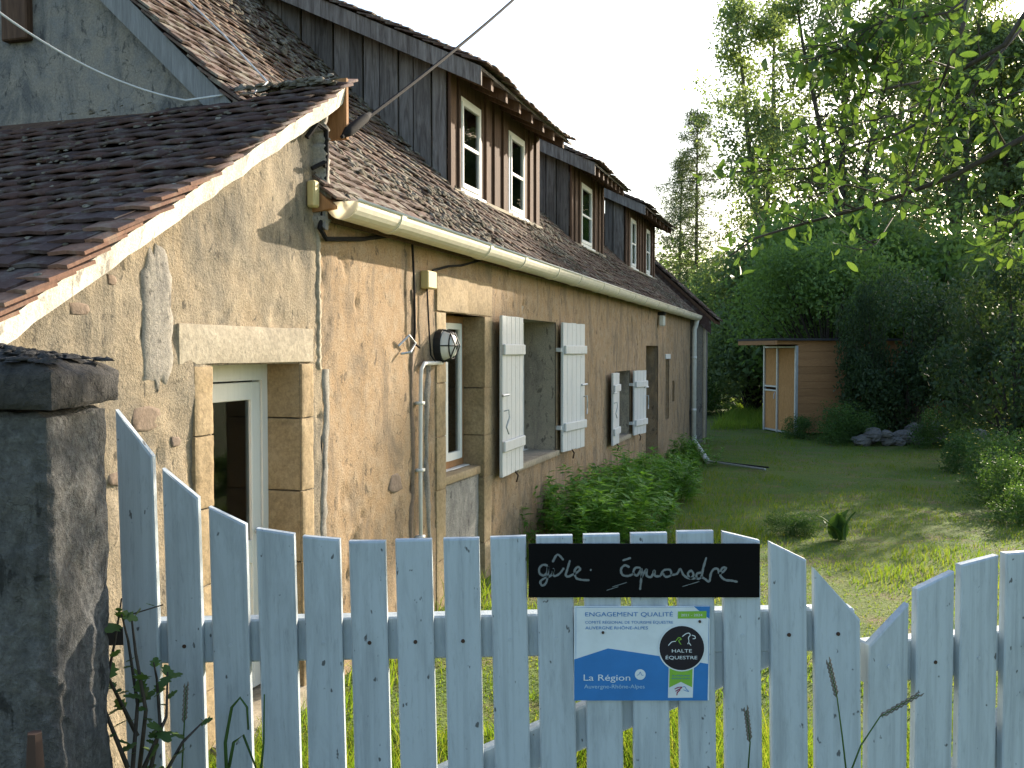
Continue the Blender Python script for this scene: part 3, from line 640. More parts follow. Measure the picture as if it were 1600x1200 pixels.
# --------------------------------------------------- dormers
ZF = 4.42; DF = .57; DS = .48
def dz(d): return ZF + DS * (d - DF)
DM = (ZF - DS * DF - EZ) / (PM - DS)     # where the dormer roof meets the main roof
rd = random.Random(21)
for di, (a, b) in enumerate(DORM):
    dorm = empty('dormer', (0, 0, 0), (0, 0, 0), house); dorm['label'] = ['largest dormer with two white windows', 'middle dormer with one white window', 'far dormer with two narrow windows'][di]
    # cheek boards
    for side, s in ((-1, a), (1, b)):
        d = DF + .03; k = 0
        while d < DM - .1:
            wd = rd.uniform(.13, .2); e = min(d + wd, DM - .05); off = .012 * (k % 2) + rd.uniform(0, .006)
            lo = lambda q: mz(q) + .02; hi = lambda q: dz(q) - .0
            if hi(e) - lo(e) < .02: break
            x0 = s - .028 - off if side < 0 else s + off
            b_ = B(); vs = []
            for x in (x0, x0 + .024):
                vs += [(x, d + .007, lo(d)), (x, e - .007, lo(e)), (x, e - .007, hi(e)), (x, d + .007, hi(d))]
            b_.add(vs, [(0, 1, 2, 3)[::-1], (4, 5, 6, 7), (0, 1, 5, 4), (1, 2, 6, 5), (2, 3, 7, 6), (3, 0, 4, 7)])
            b_.build('board', M['old_wood'], dorm); d = e; k += 1
    # front
    wins = [[(9.03, 9.62), (10.49, 11.07)], [(13.7, 14.42)], [(17.45, 17.95), (18.95, 19.45)]][di]
    z0w, z1w = 3.3, 4.17
    edges = [a - .03] + [x for wv in wins for x in wv] + [b + .03]
    for i in range(0, len(edges), 2):
        x = edges[i]; e = edges[i + 1]; k = 0
        while x < e - .01:
            wd = min(rd.uniform(.1, .16), e - x); off = .022 * (k % 2)
            if e - (x + wd) < .04: wd = e - x
            B().box((x + .003, DF - off - .01, mz(DF) - .1), (x + wd - .003, DF + .02, dz(DF) - .02), None, .004).build('board', M['brown_wood'], dorm)
            x += wd; k += 1
    for wv in wins:
        B().box((wv[0], DF, mz(DF) - .1), (wv[1], DF + .02, z0w - .03)).build('board', M['brown_wood'], dorm)
        B().box((wv[0], DF, z1w), (wv[1], DF + .02, dz(DF) - .02)).build('board', M['brown_wood'], dorm)
        casement(house, wv[0] + .004, wv[1] - .004, z0w, z1w - .004, DF - .015, .04, 1, 1)
    for wv in wins:
        q = B(); n = 14; vs = []
        for i in range(n + 1):
            x = wv[0] + .05 + (wv[1] - wv[0] - .1) * i / n; vs += [(x, DF + .06 + .008 * math.sin(i * 2.1), z0w), (x, DF + .06 + .008 * math.sin(i * 2.1), z1w)]
        q.add(vs, [(2*i, 2*i+2, 2*i+3, 2*i+1) for i in range(n)]).build('curtain', M['lace'], house, True)
    # flashing strip at the foot of the front
    B().box((a - .05, DF - .06, mz(DF - .06) + .055), (b + .05, DF - .03, mz(DF - .06) + .085)).build('flashing', M['lintel'], dorm)
    # roof deck and rafters
    s0, s1, d0, d1 = a - .22, b + .22, .2, DM + .25
    dk = B(); dk.prism([(d0, dz(d0)), (d1, dz(d1)), (d1, dz(d1) + .03), (d0, dz(d0) + .03)], s1 - s0, Matrix(((0, 0, 1, s0), (1, 0, 0, 0), (0, 1, 0, 0), (0, 0, 0, 1))))
    dk.build('roof_deck', M['old_wood'], dorm)
    for i in range(7):
        x = a + .08 + (b - a - .22) * i / 6
        B().prism([(d0 + .02, dz(d0 + .02) - .1), (1.2, dz(1.2) - .1), (1.2, dz(1.2) - .002), (d0 + .02, dz(d0 + .02) - .002)], .06, Matrix(((0, 0, 1, x), (1, 0, 0, 0), (0, 1, 0, 0), (0, 0, 0, 1)))).build('rafter', M['brown_wood'], dorm)
    B().prism([(d0 - .0, dz(d0) - .13), (d1, dz(d1) - .13), (d1, dz(d1) + .03), (d0, dz(d0) + .03)], .025, Matrix(((0, 0, 1, s0 - .026), (1, 0, 0, 0), (0, 1, 0, 0), (0, 0, 0, 1)))).build('bargeboard', M['old_wood'], dorm)
    sv = Vector((0, 1, DS)).normalized()
    L = (d1 - d0) / sv.y
    roof_tiles(Vector((s0 - .06, d0 - .05, dz(d0 - .05) + .03)), Vector((1, 0, 0)), sv, int((s1 - s0 + .1) / .165), int(L / .1), .165, .1, lambda P, u, v: True, lambda it: M['tile'], dorm, 0, seed=40 + di, jz=.006, cols_only=lambda it: it[4] == 0 and it[5] < 27)

# --------------------------------------------------- lean-to roof
lr = B(); LD = 4.2; SU = Vector((1, 0, VS)).normalized()       # up the slope (towards +s)
lr.prism([(1.0, vtop(1.0) - .05), (5.6, vtop(5.6) - .05), (5.6, vtop(5.6) - .02), (1.0, vtop(1.0) - .02)], LD + .05, Matrix(((1, 0, 0, 0), (0, 0, 1, -.05), (0, 1, 0, 0), (0, 0, 0, 1))))
lroof = lr.build('roof', M['brown_wood'], leanto)
def lmat(it): return M['tile_red'] if it[4] == 0 else M['tile_dark']
roof_tiles(Vector((1.0, -.1, vtop(1.0) - .015)), Vector((0, 1, 0)), SU, 25, 54, .165, .1, lambda P, u, v: P.x < 5.56 and not (P.x > 5.33 and P.y > .35), lmat, lroof, 300, seed=9, jz=.007, stuff_mat=M['tile_dark'])
vb = B(); n = 60; vs = []
for i in range(n + 1):
    s = 1.0 + 4.6 * i / n; z = vtop(s); j = random.uniform(-.006, .006)
    vs += [(s, .0, z - .1 + j), (s, -.07 + j * .5, z - .095 + j), (s, -.088 + j * .5, z - .004 + j * .5), (s, .0, z + .0)]
vb.add(vs, [(i*4+j, i*4+(j+1) % 4, (i+1)*4+(j+1) % 4, (i+1)*4+j) for i in range(n) for j in range(4)] + [(0, 3, 2, 1), tuple(n*4+j for j in range(4))])
vb.build('verge_mortar', M['verge'], leanto)
B().box((5.575, -.09, vtop(5.6) - .3), (5.6, .35, vtop(5.6) + .03)).build('end_board', M['frame_wood'], leanto)
Nl = Vector((-VS, 0, 1)).normalized(); pts = []
while len(pts) < 420:
    s = random.uniform(2.4, 5.5); d = random.uniform(-.05, 3)
    if fbm(np.array(s * 1.7), np.array(d * 1.9), 3, 7) > .42: pts.append(Vector((s, d, vtop(s))) + Nl * .035)
moss('moss_cushions', lroof, pts, .007, .02, M['moss'], Nl)
pts = [Vector((5.5 + random.uniform(-.08, .05), random.uniform(-.08, .5), vtop(5.5) + .04 + random.uniform(-.01, .02))) for _ in range(70)]
moss('moss_ridge', lroof, pts, .02, .045, M['moss'], Nl)
B().box((1.2, 0, -.4), (1.3, LD, vtop(1.2) - .06)).build('side_wall', M['plaster_pale'], leanto); B().box((1.3, LD - .1, -.4), (5.4, LD, 1.9)).build('back_wall', M['plaster_pale'], leanto)
# raised corner of old plaster above the eave, cables and insulator
strip('corner_plaster', 2.5, 3.12, lambda z: 5.42, lambda z: .05, M['mortar'], leanto, -.004, .05)
B().tube([(5.25, -.03, 2.95), (5.3, -.06, 3.03), (5.4, -.06, 3.02), (5.42, -.05, 2.9), (5.4, -.04, 2.6), (5.38, -.03, 2.5), (5.45, -.03, 2.45), (5.9, -.02, 2.5), (6.62, -.02, 2.62)], .014).build('cable', M['rubber'], leanto)
B().tube([(5.3, -.03, 2.8), (5.36, -.07, 2.84), (5.44, -.03, 2.82)], .012).build('cable', M['rubber'], leanto)
B().box((5.29, -.05, 2.6), (5.35, .0, 2.74), None, .01).build('junction_box', M['box'], leanto)
# overhead service cable
def to_world(s, d, z): return HM @ Vector((s, d, z))
p0 = to_world(5.5, -.1, 3.0); 
def px(x, y, Y):
    a = (x - 800) / FPX; b = (600 - y) / FPX; ry = math.cos(PITCH) + b * math.sin(PITCH); rz = -math.sin(PITCH) + b * math.cos(PITCH); t = Y / ry
    return Vector((a * t, Y, CZ + rz * t))
p1 = px(850, -45, 9.5); pts = []
for i in range(13):
    f = i / 12; q = p0.lerp(p1, f); q.z -= .1 * 4 * f * (1 - f) * .4; pts.append(q)
sc_ = B().tube(pts, .011).build('service_cable', M['rubber']); tag(sc_, 'thick dark overhead service cable rising from the lean-to ridge end', 'cable')
dirv = (p1 - p0).normalized(); B().tube([p0 + dirv * .02, p0 + dirv * .1, p0 + dirv * .34, p0 + dirv * .42], [.012, .03, .026, .012], 8).build('insulator', M['rubber'], sc_, True)
a0 = px(-40, -10, 4.6); a1 = px(290, 157, 5.25); pts = []
for i in range(15):
    f = i / 14; q = a0.lerp(a1, f); q.z -= .16 * 4 * f * (1 - f) * .5; pts.append(q)
pts += [px(345, 149, 5.3), px(398, 146, 5.4), px(402, 140, 5.5)]
tag(B().tube(pts, .006).build('wire', M['wire_white']), 'thin pale wire sagging across the grey gable wall', 'wire')
tag(B().tube([px(405, 140, 5.5), px(418, 128, 5.6), px(350, 55, 5.9), px(285, -8, 6.2)], .006).build('wire', M['wire_white']), 'thin pale wire running up over the main roof tiles', 'wire')

# --------------------------------------------------- annex
wall_sheet('wall', 21.62, 22.35, -.4, lambda s: 2.75, [], M['gable'], annex, .1, .02, 5, -.25)
B().box((21.42, -.25, -.4), (21.62, .3, 2.6)).build('end_wall', M['gable'], annex)
B().box((21.40, -.3, -.4), (21.6, -.252, 2.55), None, .01).build('post', M['lintel'], annex)
AZ = 2.5
dk = B(); dk.prism([(-.5, AZ - .08), (3.7, AZ + 4.2 * .93 - .08), (3.7, AZ + 4.2 * .93), (-.5, AZ)], 1.2, Matrix(((0, 0, 1, 21.35), (1, 0, 0, 0), (0, 1, 0, 0), (0, 0, 0, 1))))
ar = dk.build('roof', M['brown_wood'], annex)
B().prism([(-.42, AZ - .3), (3.7, AZ + 4.2 * .93 - .42), (3.7, AZ + 4.2 * .93 - .082), (-.42, AZ - .01)], .04, Matrix(((0, 0, 1, 21.37), (1, 0, 0, 0), (0, 1, 0, 0), (0, 0, 0, 1)))).build('verge_board', M['tile_dark'], annex)
roof_tiles(Vector((21.36, -.55, AZ - .03)), Vector((1, 0, 0)), Vector((0, 1, .93)).normalized(), 7, 46, .165, .1, lambda P, u, v: True, lambda it: M['tile'], ar, 0, seed=77, jz=.009, cols_only=lambda it: it[4] == 0)
B().box((22.2, -.24, -.4), (22.34, 3.7, 2.4)).build('end_wall', M['gable'], annex)

# --------------------------------------------------- drain pipe on the lawn
def gzs(x, y): return float(gz(x, y))
dp0 = to_world(21.28, -.1, 0); dp0.z = gzs(dp0.x, dp0.y) + .06
pA = Vector((3.35, 16.4, 0)); pB = Vector((4.0, 15.1, 0)); 
for p in (pA, pB): p.z = gzs(p.x, p.y) + .05
dpo = B().tube([dp0 + Vector((0, 0, .12)), dp0, dp0.lerp(pA, .5) , pA], .05, 8).build('drain_pipe', M['pipe'], None, True); tag(dpo, 'white plastic drain pipe lying on the grass below the downpipe', 'pipe')
tag(B().tube([pA, pB], .018, 6).build('rod', M['steel']), 'thin grey rod lying on grass at the drain pipe mouth', 'rod')
tag(B().tube([pA + Vector((.1, -.05, 0)), pB + Vector((.12, .25, .0))], .015, 6).build('rod', M['black']), 'thin dark rod lying on grass beside the drain pipe', 'rod')

# ---------------------------------------------------------------- gate pillar
PX0, PX1, PY0, PY1 = -1.17, -.797, 1.65, 1.9
pil = empty('gate_pillar', ((PX0+PX1)/2, (PY0+PY1)/2, gzs(-1, 1.8))); zb = pil.location.z
lumpy_box('shaft', (-.19, -.125, -.3), (.186, .125, 1.742 - zb), M['pillar'], pil, 60, .02, 3)
lumpy_box('capstone', (-.22, -.15, 1.743 - zb), (.206, .15, 1.82 - zb), M['cap'], pil, 30, .016, 8, .045)
tag(pil, 'dark weathered stone gate pillar with mossy capstone at left', 'pillar')
nm = Vector((0, 0, 1)); pts = [Vector((random.uniform(-.2, .19), random.uniform(-.13, .13), 1.83 - zb)) for _ in range(160)]
for p in pts: p.z += .035 * (1 - max(abs(p.x) / .21, abs(p.y) / .15)) - .004
moss('moss_cushions', pil, pts, .008, .022, M['cap'], nm)
st = B().tube([(-.0, 0, .0), (.0, 0, .5), (.0, .0, .62)], [.022, .02, .012], 6).box((-.03, -.02, .38), (.03, .02, .43)).build('iron_stake', M['rust'], None); st.location = (-.78, 1.6, .42)
st.location = px(55, 1200, 1.58) - Vector((0, 0, .56)); tag(st, 'rusty iron stake standing at foot of gate pillar', 'stake')

# ---------------------------------------------------------------- gate
GY_ = 2.1
def gate_leaf(name, tops, origin, roll, yaw, zbot, label, rails, brace):
    g = empty(name, origin, (0, 0, 0)); g.rotation_euler = Euler((0, roll, yaw)); tag(g, label, 'gate', 'two leaves of the picket gate')
    for x0, x1, zl, zr in tops:
        th = .02; c = .003; lean = random.uniform(-.001, .001)
        ol = [(x0, zbot), (x1, zbot), (x1 + lean, zr), (x0 + lean, zl)]
        # chamfered top/front edges: outer back face, inset front face
        vs = [(x, 0, z) for x, z in ol] + [(x, -th + c, z) for x, z in ol]
        cx = (x0 + x1) / 2; fr = []
        for (x, z), up in zip(ol, (0, 0, 1, 1)): fr.append((x + (c if x < cx else -c), -th, z - (c * 1.3 if up else -c)))
        vs += fr
        fs = [(0, 1, 2, 3), (8, 11, 10, 9)] + [(i, i + 4, (i+1) % 4 + 4, (i+1) % 4) for i in range(4)] + [(i + 4, i + 8, (i+1) % 4 + 8, (i+1) % 4 + 4) for i in range(4)]
        pk = B().add(vs, [f[::-1] for f in fs]).build('picket', M['gate_paint'], g)
        for zz in (rails[0] + .045,):
            B().tube([(cx, -th + .001, zz), (cx, -th - .0015, zz)], .0045, 8).build('nail', M['rust'] if random.random() < .3 else M['gate_paint'], pk)
    xa, xb = tops[0][0] + .01, tops[-1][1] - .005
    for zr in rails: B().box((xa, .001, zr), (xb, .045, zr + .095), None, .004).build('rail', M['gate_paint'], g)
    (bx0, bz0), (bx1, bz1) = brace; L = math.hypot(bx1 - bx0, bz1 - bz0); an = math.atan2(bz1 - bz0, bx1 - bx0)
    B().box((0, .004, -.045), (L, .042, .045), Matrix.Translation((bx0, 0, bz0)) @ Matrix.Rotation(-an, 4, 'Y'), .004).build('brace', M['gate_paint'], g)
    return g
K = GY_ / FPX
ltops = [(180,238,640,713),(252,308,732,778),(325,383,792,820),(400,459,826,835),(472,530,838,843),(545,602,846,846),(617,674,844,843),(692,748,842,841),(766,822,840,838),(838,895,838,837),(912,969,836,835),(985,1042,834,833),(1058,1115,831,830),(1130,1188,831,845),(1203,1260,847,875),(1273,1345,888,968)]
ROLL = R(1.1); gxo, gzo = -.869, .95     # leaf origin at its left end
org = Vector((gxo, GY_, gzo)); tl = []
for a, b, c, d in ltops:
    # image -> leaf coordinates (undo the roll)
    def loc(x, y):
        q = px(x, y, GY_ - .02); dx, dz_ = q.x - gxo, q.z - gzo; cr, sr = math.cos(ROLL), math.sin(ROLL)
        return dx * cr + dz_ * sr, -dx * sr + dz_ * cr
    l = loc(a, c); r = loc(b, d); tl.append((l[0], r[0], l[1], r[1]))
zra = loc(257, 975)[1] - .095
gateL = gate_leaf('picket_gate', tl, org, -ROLL, R(0), -.62, 'wide white picket gate leaf carrying the two signs', (zra, zra - .6), ((.12, zra - .55), (1.55, zra + .06)))
# right-hand leaf swings away
pR = px(1350, 1005, GY_ + .03); yawR = R(15); rt_ = []
cy, sy = math.cos(yawR), math.sin(yawR)
def locR(x, y):
    rx = (x - 800) / FPX; # intersect ray with the leaf plane
    # point = pR + u*(cy,sy): (pR.x+u*cy)/(pR.y+u*sy)=k
    q = px(x, y, 1.0); k = q.x / q.y; u = (k * pR.y - pR.x) / (cy - k * sy); Y = pR.y + u * sy; z = px(x, y, Y).z
    return u, z
for a, b, c, d in [(1350,1412,1005,940),(1425,1483,918,890),(1493,1551,880,865),(1563,1624,862,858),(1638,1698,856,853),(1712,1770,852,850)]:
    l = locR(a, c); r = locR(b, d); rt_.append((l[0], r[0], l[1] - gzo, r[1] - gzo))
zrr = locR(1415, 1000)[1] - gzo - .095
gateR = gate_leaf('picket_gate', rt_, Vector((pR.x, pR.y, gzo)), 0, yawR, -.62, 'narrow right-hand white picket gate leaf beside the grass stalks', (zrr, zrr - .6), ((.0, zrr - .5), (.58, zrr + .0)))
for (x, y) in ((1597, 1000), (1597, 1075)):
    u, z = locR(x, y); B().tube([(u, -.022, z - gzo), (u, -.03, z - gzo)], .011, 10).tube([(u, -.03, z - gzo), (u + .0, -.036, z - gzo + .005)], .006, 8).build('bolt', M['black'], gateR)
# hinge straps towards the pillar
B().box((-.06, .046, zra + .03), (.3, .052, zra + .07)).build('hinge_strap', M['black'], gateL)

# ---------------------------------------------------------------- signs
def on_gate(name, x0, y0, x1, y1, yoff, th, mat):
    a = px(x0, y1, GY_ - .03); b = px(x1, y0, GY_ - .03); W = b.x - a.x; H = b.z - a.z
    e = B().box((0, -th, 0), (W, 0, H), None, min(th * .3, .001)).build(name, mat); e.location = (a.x, GY_ - .0215 - yoff, a.z); return e, W, H
def flat(par, name, pts, lvl, mat):
    n = len(pts); return B().add([(x, lvl, z) for x, z in pts], [tuple(range(n))]).build(name, mat, par)
def ribbon(par, name, pts, r, lvl, mat):
    # flat-brush stroke: smoothed polyline with round ends, lies on the board
    P = [Vector((x, 0, z)) for x, z in pts]; Q = []
    for i in range(len(P) - 1):
        a, b, c, d = P[max(i-1, 0)], P[i], P[i+1], P[min(i+2, len(P)-1)]
        for k in range(6):
            t = k / 6; Q.append(.5 * ((2*b) + (c-a)*t + (2*a-5*b+4*c-d)*t*t + (3*b-a-3*c+d)*t**3))
    Q.append(P[-1]); vs = []
    for i, q in enumerate(Q):
        t = (Q[min(i+1, len(Q)-1)] - Q[max(i-1, 0)]); t = t.normalized() if t.length > 0 else Vector((1, 0, 0)); nn = Vector((-t.z, 0, t.x)); rr = r * random.uniform(.8, 1.15)
        if i in (0, len(Q)-1): rr *= .5
        vs += [q + nn * rr + Vector((0, lvl, 0)), q - nn * rr + Vector((0, lvl, 0))]
    return B().add(vs, [(2*i, 2*i+1, 2*i+3, 2*i+2) for i in range(len(Q)-1)]).build(name, mat, par)
def text(par, s, x, z, size, lvl, mat, width=None, bold=0, name='lettering'):
    c = bpy.data.curves.new('t', 'FONT'); c.body = s; c.size = size; c.offset = bold; c.resolution_u = 4
    o = bpy.data.objects.new('t', c); COL.objects.link(o); dg = bpy.context.evaluated_depsgraph_get(); me = bpy.data.meshes.new_from_object(o.evaluated_get(dg))
    bpy.data.objects.remove(o); k = np.zeros(len(me.vertices) * 3, dtype=np.float32); me.vertices.foreach_get('co', k); k = k.reshape(-1, 3)
    x0 = k[:, 0].min(); x1 = k[:, 0].max(); f = width / (x1 - x0) if width else 1
    out = np.zeros_like(k); out[:, 0] = x + (k[:, 0] - x0) * f; out[:, 1] = lvl; out[:, 2] = z + k[:, 1]; me.vertices.foreach_set('co', out.ravel()); me.update()
    me.materials.clear(); me.materials.append(mat); return link(name, me, par)
board, BW, BH = on_gate('name_board', 826, 850, 1188, 934, .001, .006, M['board_black'])
tag(board, 'black board with handwritten white words fixed on picket gate', 'sign')
zx = lambda p: ((p[0] / 3 + 800 - 826) / 362 * BW, (934 - (p[1] / 3 + 800)) / 84 * BH)
STR = [[(168,252),(145,248),(128,265),(130,288),(148,298),(164,284),(169,256),(168,296),(160,332),(142,345),(133,328),(150,312),(184,296),(196,266),(192,292),(204,300),(226,286),(244,262)],
 [(190,236),(213,200),(242,226)], [(272,226),(260,268),(252,296),(264,303),(284,294),(304,284),(320,268),(308,258),(294,276),(300,308),(326,318),(364,320)], [(366,270),(373,274)],
 [(518,228),(558,215)], [(552,260),(530,250),(512,268),(518,294),(545,300),(574,288)], [(604,262),(580,262),(570,284),(588,298),(608,268),(606,318),(601,366)], [(606,310),(632,268),(632,298),(654,304),(668,274),(672,300),(698,300)],
 [(698,300),(712,274),(742,272),(746,296),(722,304),(708,288)], [(746,296),(774,290),(790,268),(806,296),(834,312),(852,296),(842,276),(826,288),(836,310),(868,310)], [(912,212),(898,262),(888,306),(868,312),(868,290),(890,284)], [(888,304),(906,314),(926,326),(934,288),(948,268),(966,268),(972,290)],
 [(972,290),(992,280),(1004,262),(986,264),(978,296),(1000,318),(1030,322),(1060,328)], [(470,352),(540,330)], [(444,368),(500,350)], [(800,350),(880,326)]]
for i, s in enumerate(STR): ribbon(board, 'brush_stroke', [zx(p) for p in s], (.0024 if i < 13 else .0008), -.0066, M['chalk'])
plq, PW, PH = on_gate('information_plaque', 897, 948, 1110, 1096, .001, .003, M['sign_white'])
tag(plq, 'blue and white printed quality plaque screwed to picket gate', 'sign')
# plaque artwork, coordinates measured on a 1600x1152 enlargement of the plaque
zp = lambda x, y: ((x - 108) / 1366 * PW, (1058 - y) / 943 * PH)
L1, L2, L3, L4 = -.0034, -.0038, -.0042, -.0046
flat(plq, 'blue_field', [zp(*p) for p in ((110,1056),(1456,1056),(1462,690),(960,610),(450,535),(110,645))], L1, M['sign_blue'])
flat(plq, 'corner_print', [zp(*p) for p in ((1310,117),(1474,117),(1470,240),(1440,220))][::-1], L1, M['sign_blue'])
for p in (((126,126),(126,640)), ((126,126),(1310,124)), ((1462,240),(1462,690))):
    ribbon(plq, 'border_line', [zp(*q) for q in p], .0004, L1, M['sign_blue'])
flat(plq, 'date_label', [zp(*p) for p in ((1150,238),(1438,236),(1440,162),(1152,166))], L2, M['sign_green'])
text(plq, '2021 - 2024', *zp(1182, 214), .0075, L3, M['sign_text'], 215 / 1366 * PW)
text(plq, 'ENGAGEMENT QUALITÉ', *zp(220, 216), .0135, L2, M['sign_blue'], 882 / 1366 * PW)
text(plq, 'COMITÉ RÉGIONAL DE TOURISME ÉQUESTRE', *zp(220, 288), .0085, L2, M['sign_blue'], 884 / 1366 * PW)
text(plq, 'AUVERGNE RHÔNE-ALPES', *zp(220, 345), .0095, L2, M['sign_blue'], 630 / 1366 * PW)
text(plq, 'La Région', *zp(205, 856), .0195, L2, M['sign_text'], 470 / 1366 * PW)
text(plq, 'Auvergne-Rhône-Alpes', *zp(210, 934), .0125, L2, M['sign_lilac'], 610 / 1366 * PW)
def disc(par, name, cx, cy_, r, lvl, mat, n=40):
    c = zp(cx, cy_); k = r / 1366 * PW; return flat(par, name, [(c[0] + k * math.cos(2*math.pi*i/n), c[1] + k * math.sin(2*math.pi*i/n)) for i in range(n)], lvl, mat)
disc(plq, 'round_emblem', 775, 795, 54, L2, M['sign_text']); ribbon(plq, 'emblem_line', [zp(*p) for p in ((740,805),(765,790),(775,768),(790,800),(810,800))], .0005, L3, M['sign_blue'])
flat(plq, 'ribbon_edge', [zp(*p) for p in ((1056,1028),(1306,1026),(1316,720),(1062,720))], L2, M['sign_white'])
flat(plq, 'ribbon_green', [zp(*p) for p in ((1068,925),(1185,868),(1298,922),(1302,735),(1070,735))], L3, M['sign_green'])
text(plq, 'AUVERGNE', *zp(1095, 812), .0042, L4, M['sign_blue'], 180 / 1366 * PW); text(plq, 'RHÔNE-ALPES', *zp(1095, 840), .0042, L4, M['sign_blue'], 180 / 1366 * PW)
for p in (((1122,940),(1160,922),(1200,920)), ((1130,962),(1170,940),(1196,924)), ((1145,1002),(1150,975),(1180,945))): ribbon(plq, 'ribbon_mark', [zp(*q) for q in p], .0011, L4, M['sign_red'])
ribbon(plq, 'ribbon_mark', [zp(*q) for q in ((1200,920),(1225,915),(1240,940),(1265,962),(1240,958),(1210,945))], .0006, L4, M['sign_blue'])
disc(plq, 'emblem_rim', 1192, 530, 238, L3 - .0002, M['sign_white']); disc(plq, 'emblem_disc', 1192, 530, 225, L4 - .0002, M['sign_dark'])
L5 = -.0054
text(plq, 'HALTE', *zp(1092, 573), .0105, L5, M['sign_text'], 200 / 1366 * PW); text(plq, 'ÉQUESTRE', *zp(1030, 640), .0105, L5, M['sign_text'], 318 / 1366 * PW)
for p, m in ((((1195,415),(1230,388),(1262,380),(1275,400),(1258,425),(1262,460),(1250,490)), 'sign_text'), (((1290,400),(1320,410),(1326,432),(1300,436)), 'sign_text'), (((1258,470),(1285,505)), 'sign_text'), (((1055,505),(1090,468),(1130,462)), 'sign_text'), (((1130,460),(1160,425),(1185,440),(1160,455),(1185,495)), 'sign_green')):
    ribbon(plq, 'emblem_line', [zp(*q) for q in p], .0009, L5, M[m])
for x, y in ((398, 376), (1371, 266)):
    c = zp(x, y); B().tube([(c[0], -.0034, c[1]), (c[0], -.006, c[1])], .003, 10).build('screw', M['rust'], plq)

# ---------------------------------------------------------------- vegetation
def leaf_cloud(P, size, rs, aspect=.55, droop=.0, jit=.35):
    """diamond leaves around points P -> V,F arrays"""
    n = len(P); u = rs.normal(size=(n, 3)); u[:, 2] -= droop; u /= np.linalg.norm(u, axis=1)[:, None] + 1e-9
    v = rs.normal(size=(n, 3)); v -= u * (u * v).sum(1)[:, None]; v /= np.linalg.norm(v, axis=1)[:, None] + 1e-9
    L = size * (1 + jit * rs.uniform(-1, 1, n))[:, None]; Wd = L * aspect
    V = np.stack([P, P + u * L * .45 + v * Wd * .5, P + u * L, P + u * L * .45 - v * Wd * .5], 1).reshape(-1, 3)
    return V, np.arange(4 * n).reshape(-1, 4)
def limb(p, d, L, r, rs, n=6, wob=.12, up=.05):
    pts = [np.array(p, float)]; d = np.array(d, float); d /= np.linalg.norm(d)
    for i in range(n):
        d = d + rs.normal(size=3) * wob + np.array([0, 0, up]); d /= np.linalg.norm(d); pts.append(pts[-1] + d * L / n)
    return pts, [r * (1 - .85 * i / n) for i in range(n + 1)]
def tall_tree_mesh(seed, H, cb, cr, leafn, lsize, mat, bark, stems=1, sparse=.5, lean=.03):
    rs = np.random.default_rng(seed); b = B(); tips = []
    for st_ in range(stems):
        base = np.array([rs.uniform(-.4, .4) * (stems > 1), rs.uniform(-.4, .4) * (stems > 1), -.2]); hh = H * rs.uniform(.85, 1)
        tp, tr = limb(base, (rs.normal() * lean * 2, rs.normal() * lean * 2, 1), hh, .017 * H / (stems ** .4), rs, 12, .045, .04); b.tube(tp, tr, 7)
        nl = int(34 / stems ** .5)
        for k in range(nl):
            f = cb + (1 - cb) * (k + rs.uniform()) / nl; i = min(int(f * 12), 11); p = tp[i] + (tp[i+1] - tp[i]) * (f * 12 - i)
            prof = math.sin(math.pi * min(1, max(.08, (f - cb) / (1 - cb) * .8 + .2))) ** .6
            L = cr * prof * rs.uniform(.6, 1.15); an = rs.uniform(0, 2 * math.pi); up = rs.uniform(.3, .9)
            lp, lr_ = limb(p, (math.cos(an), math.sin(an), up), L, .0045 * H * (1.15 - f), rs, 6, .16, .05); b.tube(lp, lr_, 5, False)
            for q in range(2, 7):
                for _ in range(2):
                    a2 = rs.normal(size=3); tw, twr = limb(lp[q], (a2[0], a2[1], a2[2] * .5 + .1), L * .3 * rs.uniform(.5, 1.2), .01, rs, 3, .25, -.05); b.tube(tw, twr, 3, False)
                    tips += tw[1:]
    tips = np.array(tips); keep = rs.uniform(size=len(tips)) > sparse; tips = tips[keep]
    ci = rs.integers(0, len(tips), leafn); P = tips[ci] + rs.normal(size=(leafn, 3)) * np.array([.26, .26, .22]) * (H / 16)
    V, F = leaf_cloud(P, lsize, rs, .6, .35)
    return b.mesh('trunk', bark, True), np_mesh('crown', V, F, mat)
def bush_mesh(seed, rx, ry, h, leafn, lsize, mat, bark, lumps=26, zlo=.12):
    rs = np.random.default_rng(seed); b = B(); C = []
    for k in range(lumps):
        a = rs.uniform(0, 2 * math.pi); r = math.sqrt(rs.uniform(0, 1)) * .8; z = h * rs.uniform(zlo, .9)
        env = math.sqrt(max(.05, 1 - (z / h - .4) ** 2 / .5)); c = np.array([rx * r * math.cos(a) * env, ry * r * math.sin(a) * env, z]); C.append(c)
        m = np.array([c[0] * .3, c[1] * .3, z * .5]); b.tube([np.array([rs.uniform(-.2, .2), rs.uniform(-.2, .2), -.1]), m, c], [.035 * h / 3, .022 * h / 3, .008], 4, False)
    C = np.array(C); ci = rs.integers(0, lumps, leafn); rad = (.2 + .25 * rs.uniform(size=lumps))[ci] * min(rx, ry, h)
    dirn = rs.normal(size=(leafn, 3)); dirn /= np.linalg.norm(dirn, axis=1)[:, None]
    P = C[ci] + dirn * (rad * rs.uniform(.2, 1.12, leafn) ** .6)[:, None]; P[:, 2] = np.maximum(P[:, 2], .03)
    V, F = leaf_cloud(P, lsize, rs, .55, .2)
    return b.mesh('stem', bark, True), np_mesh('foliage', V, F, mat)
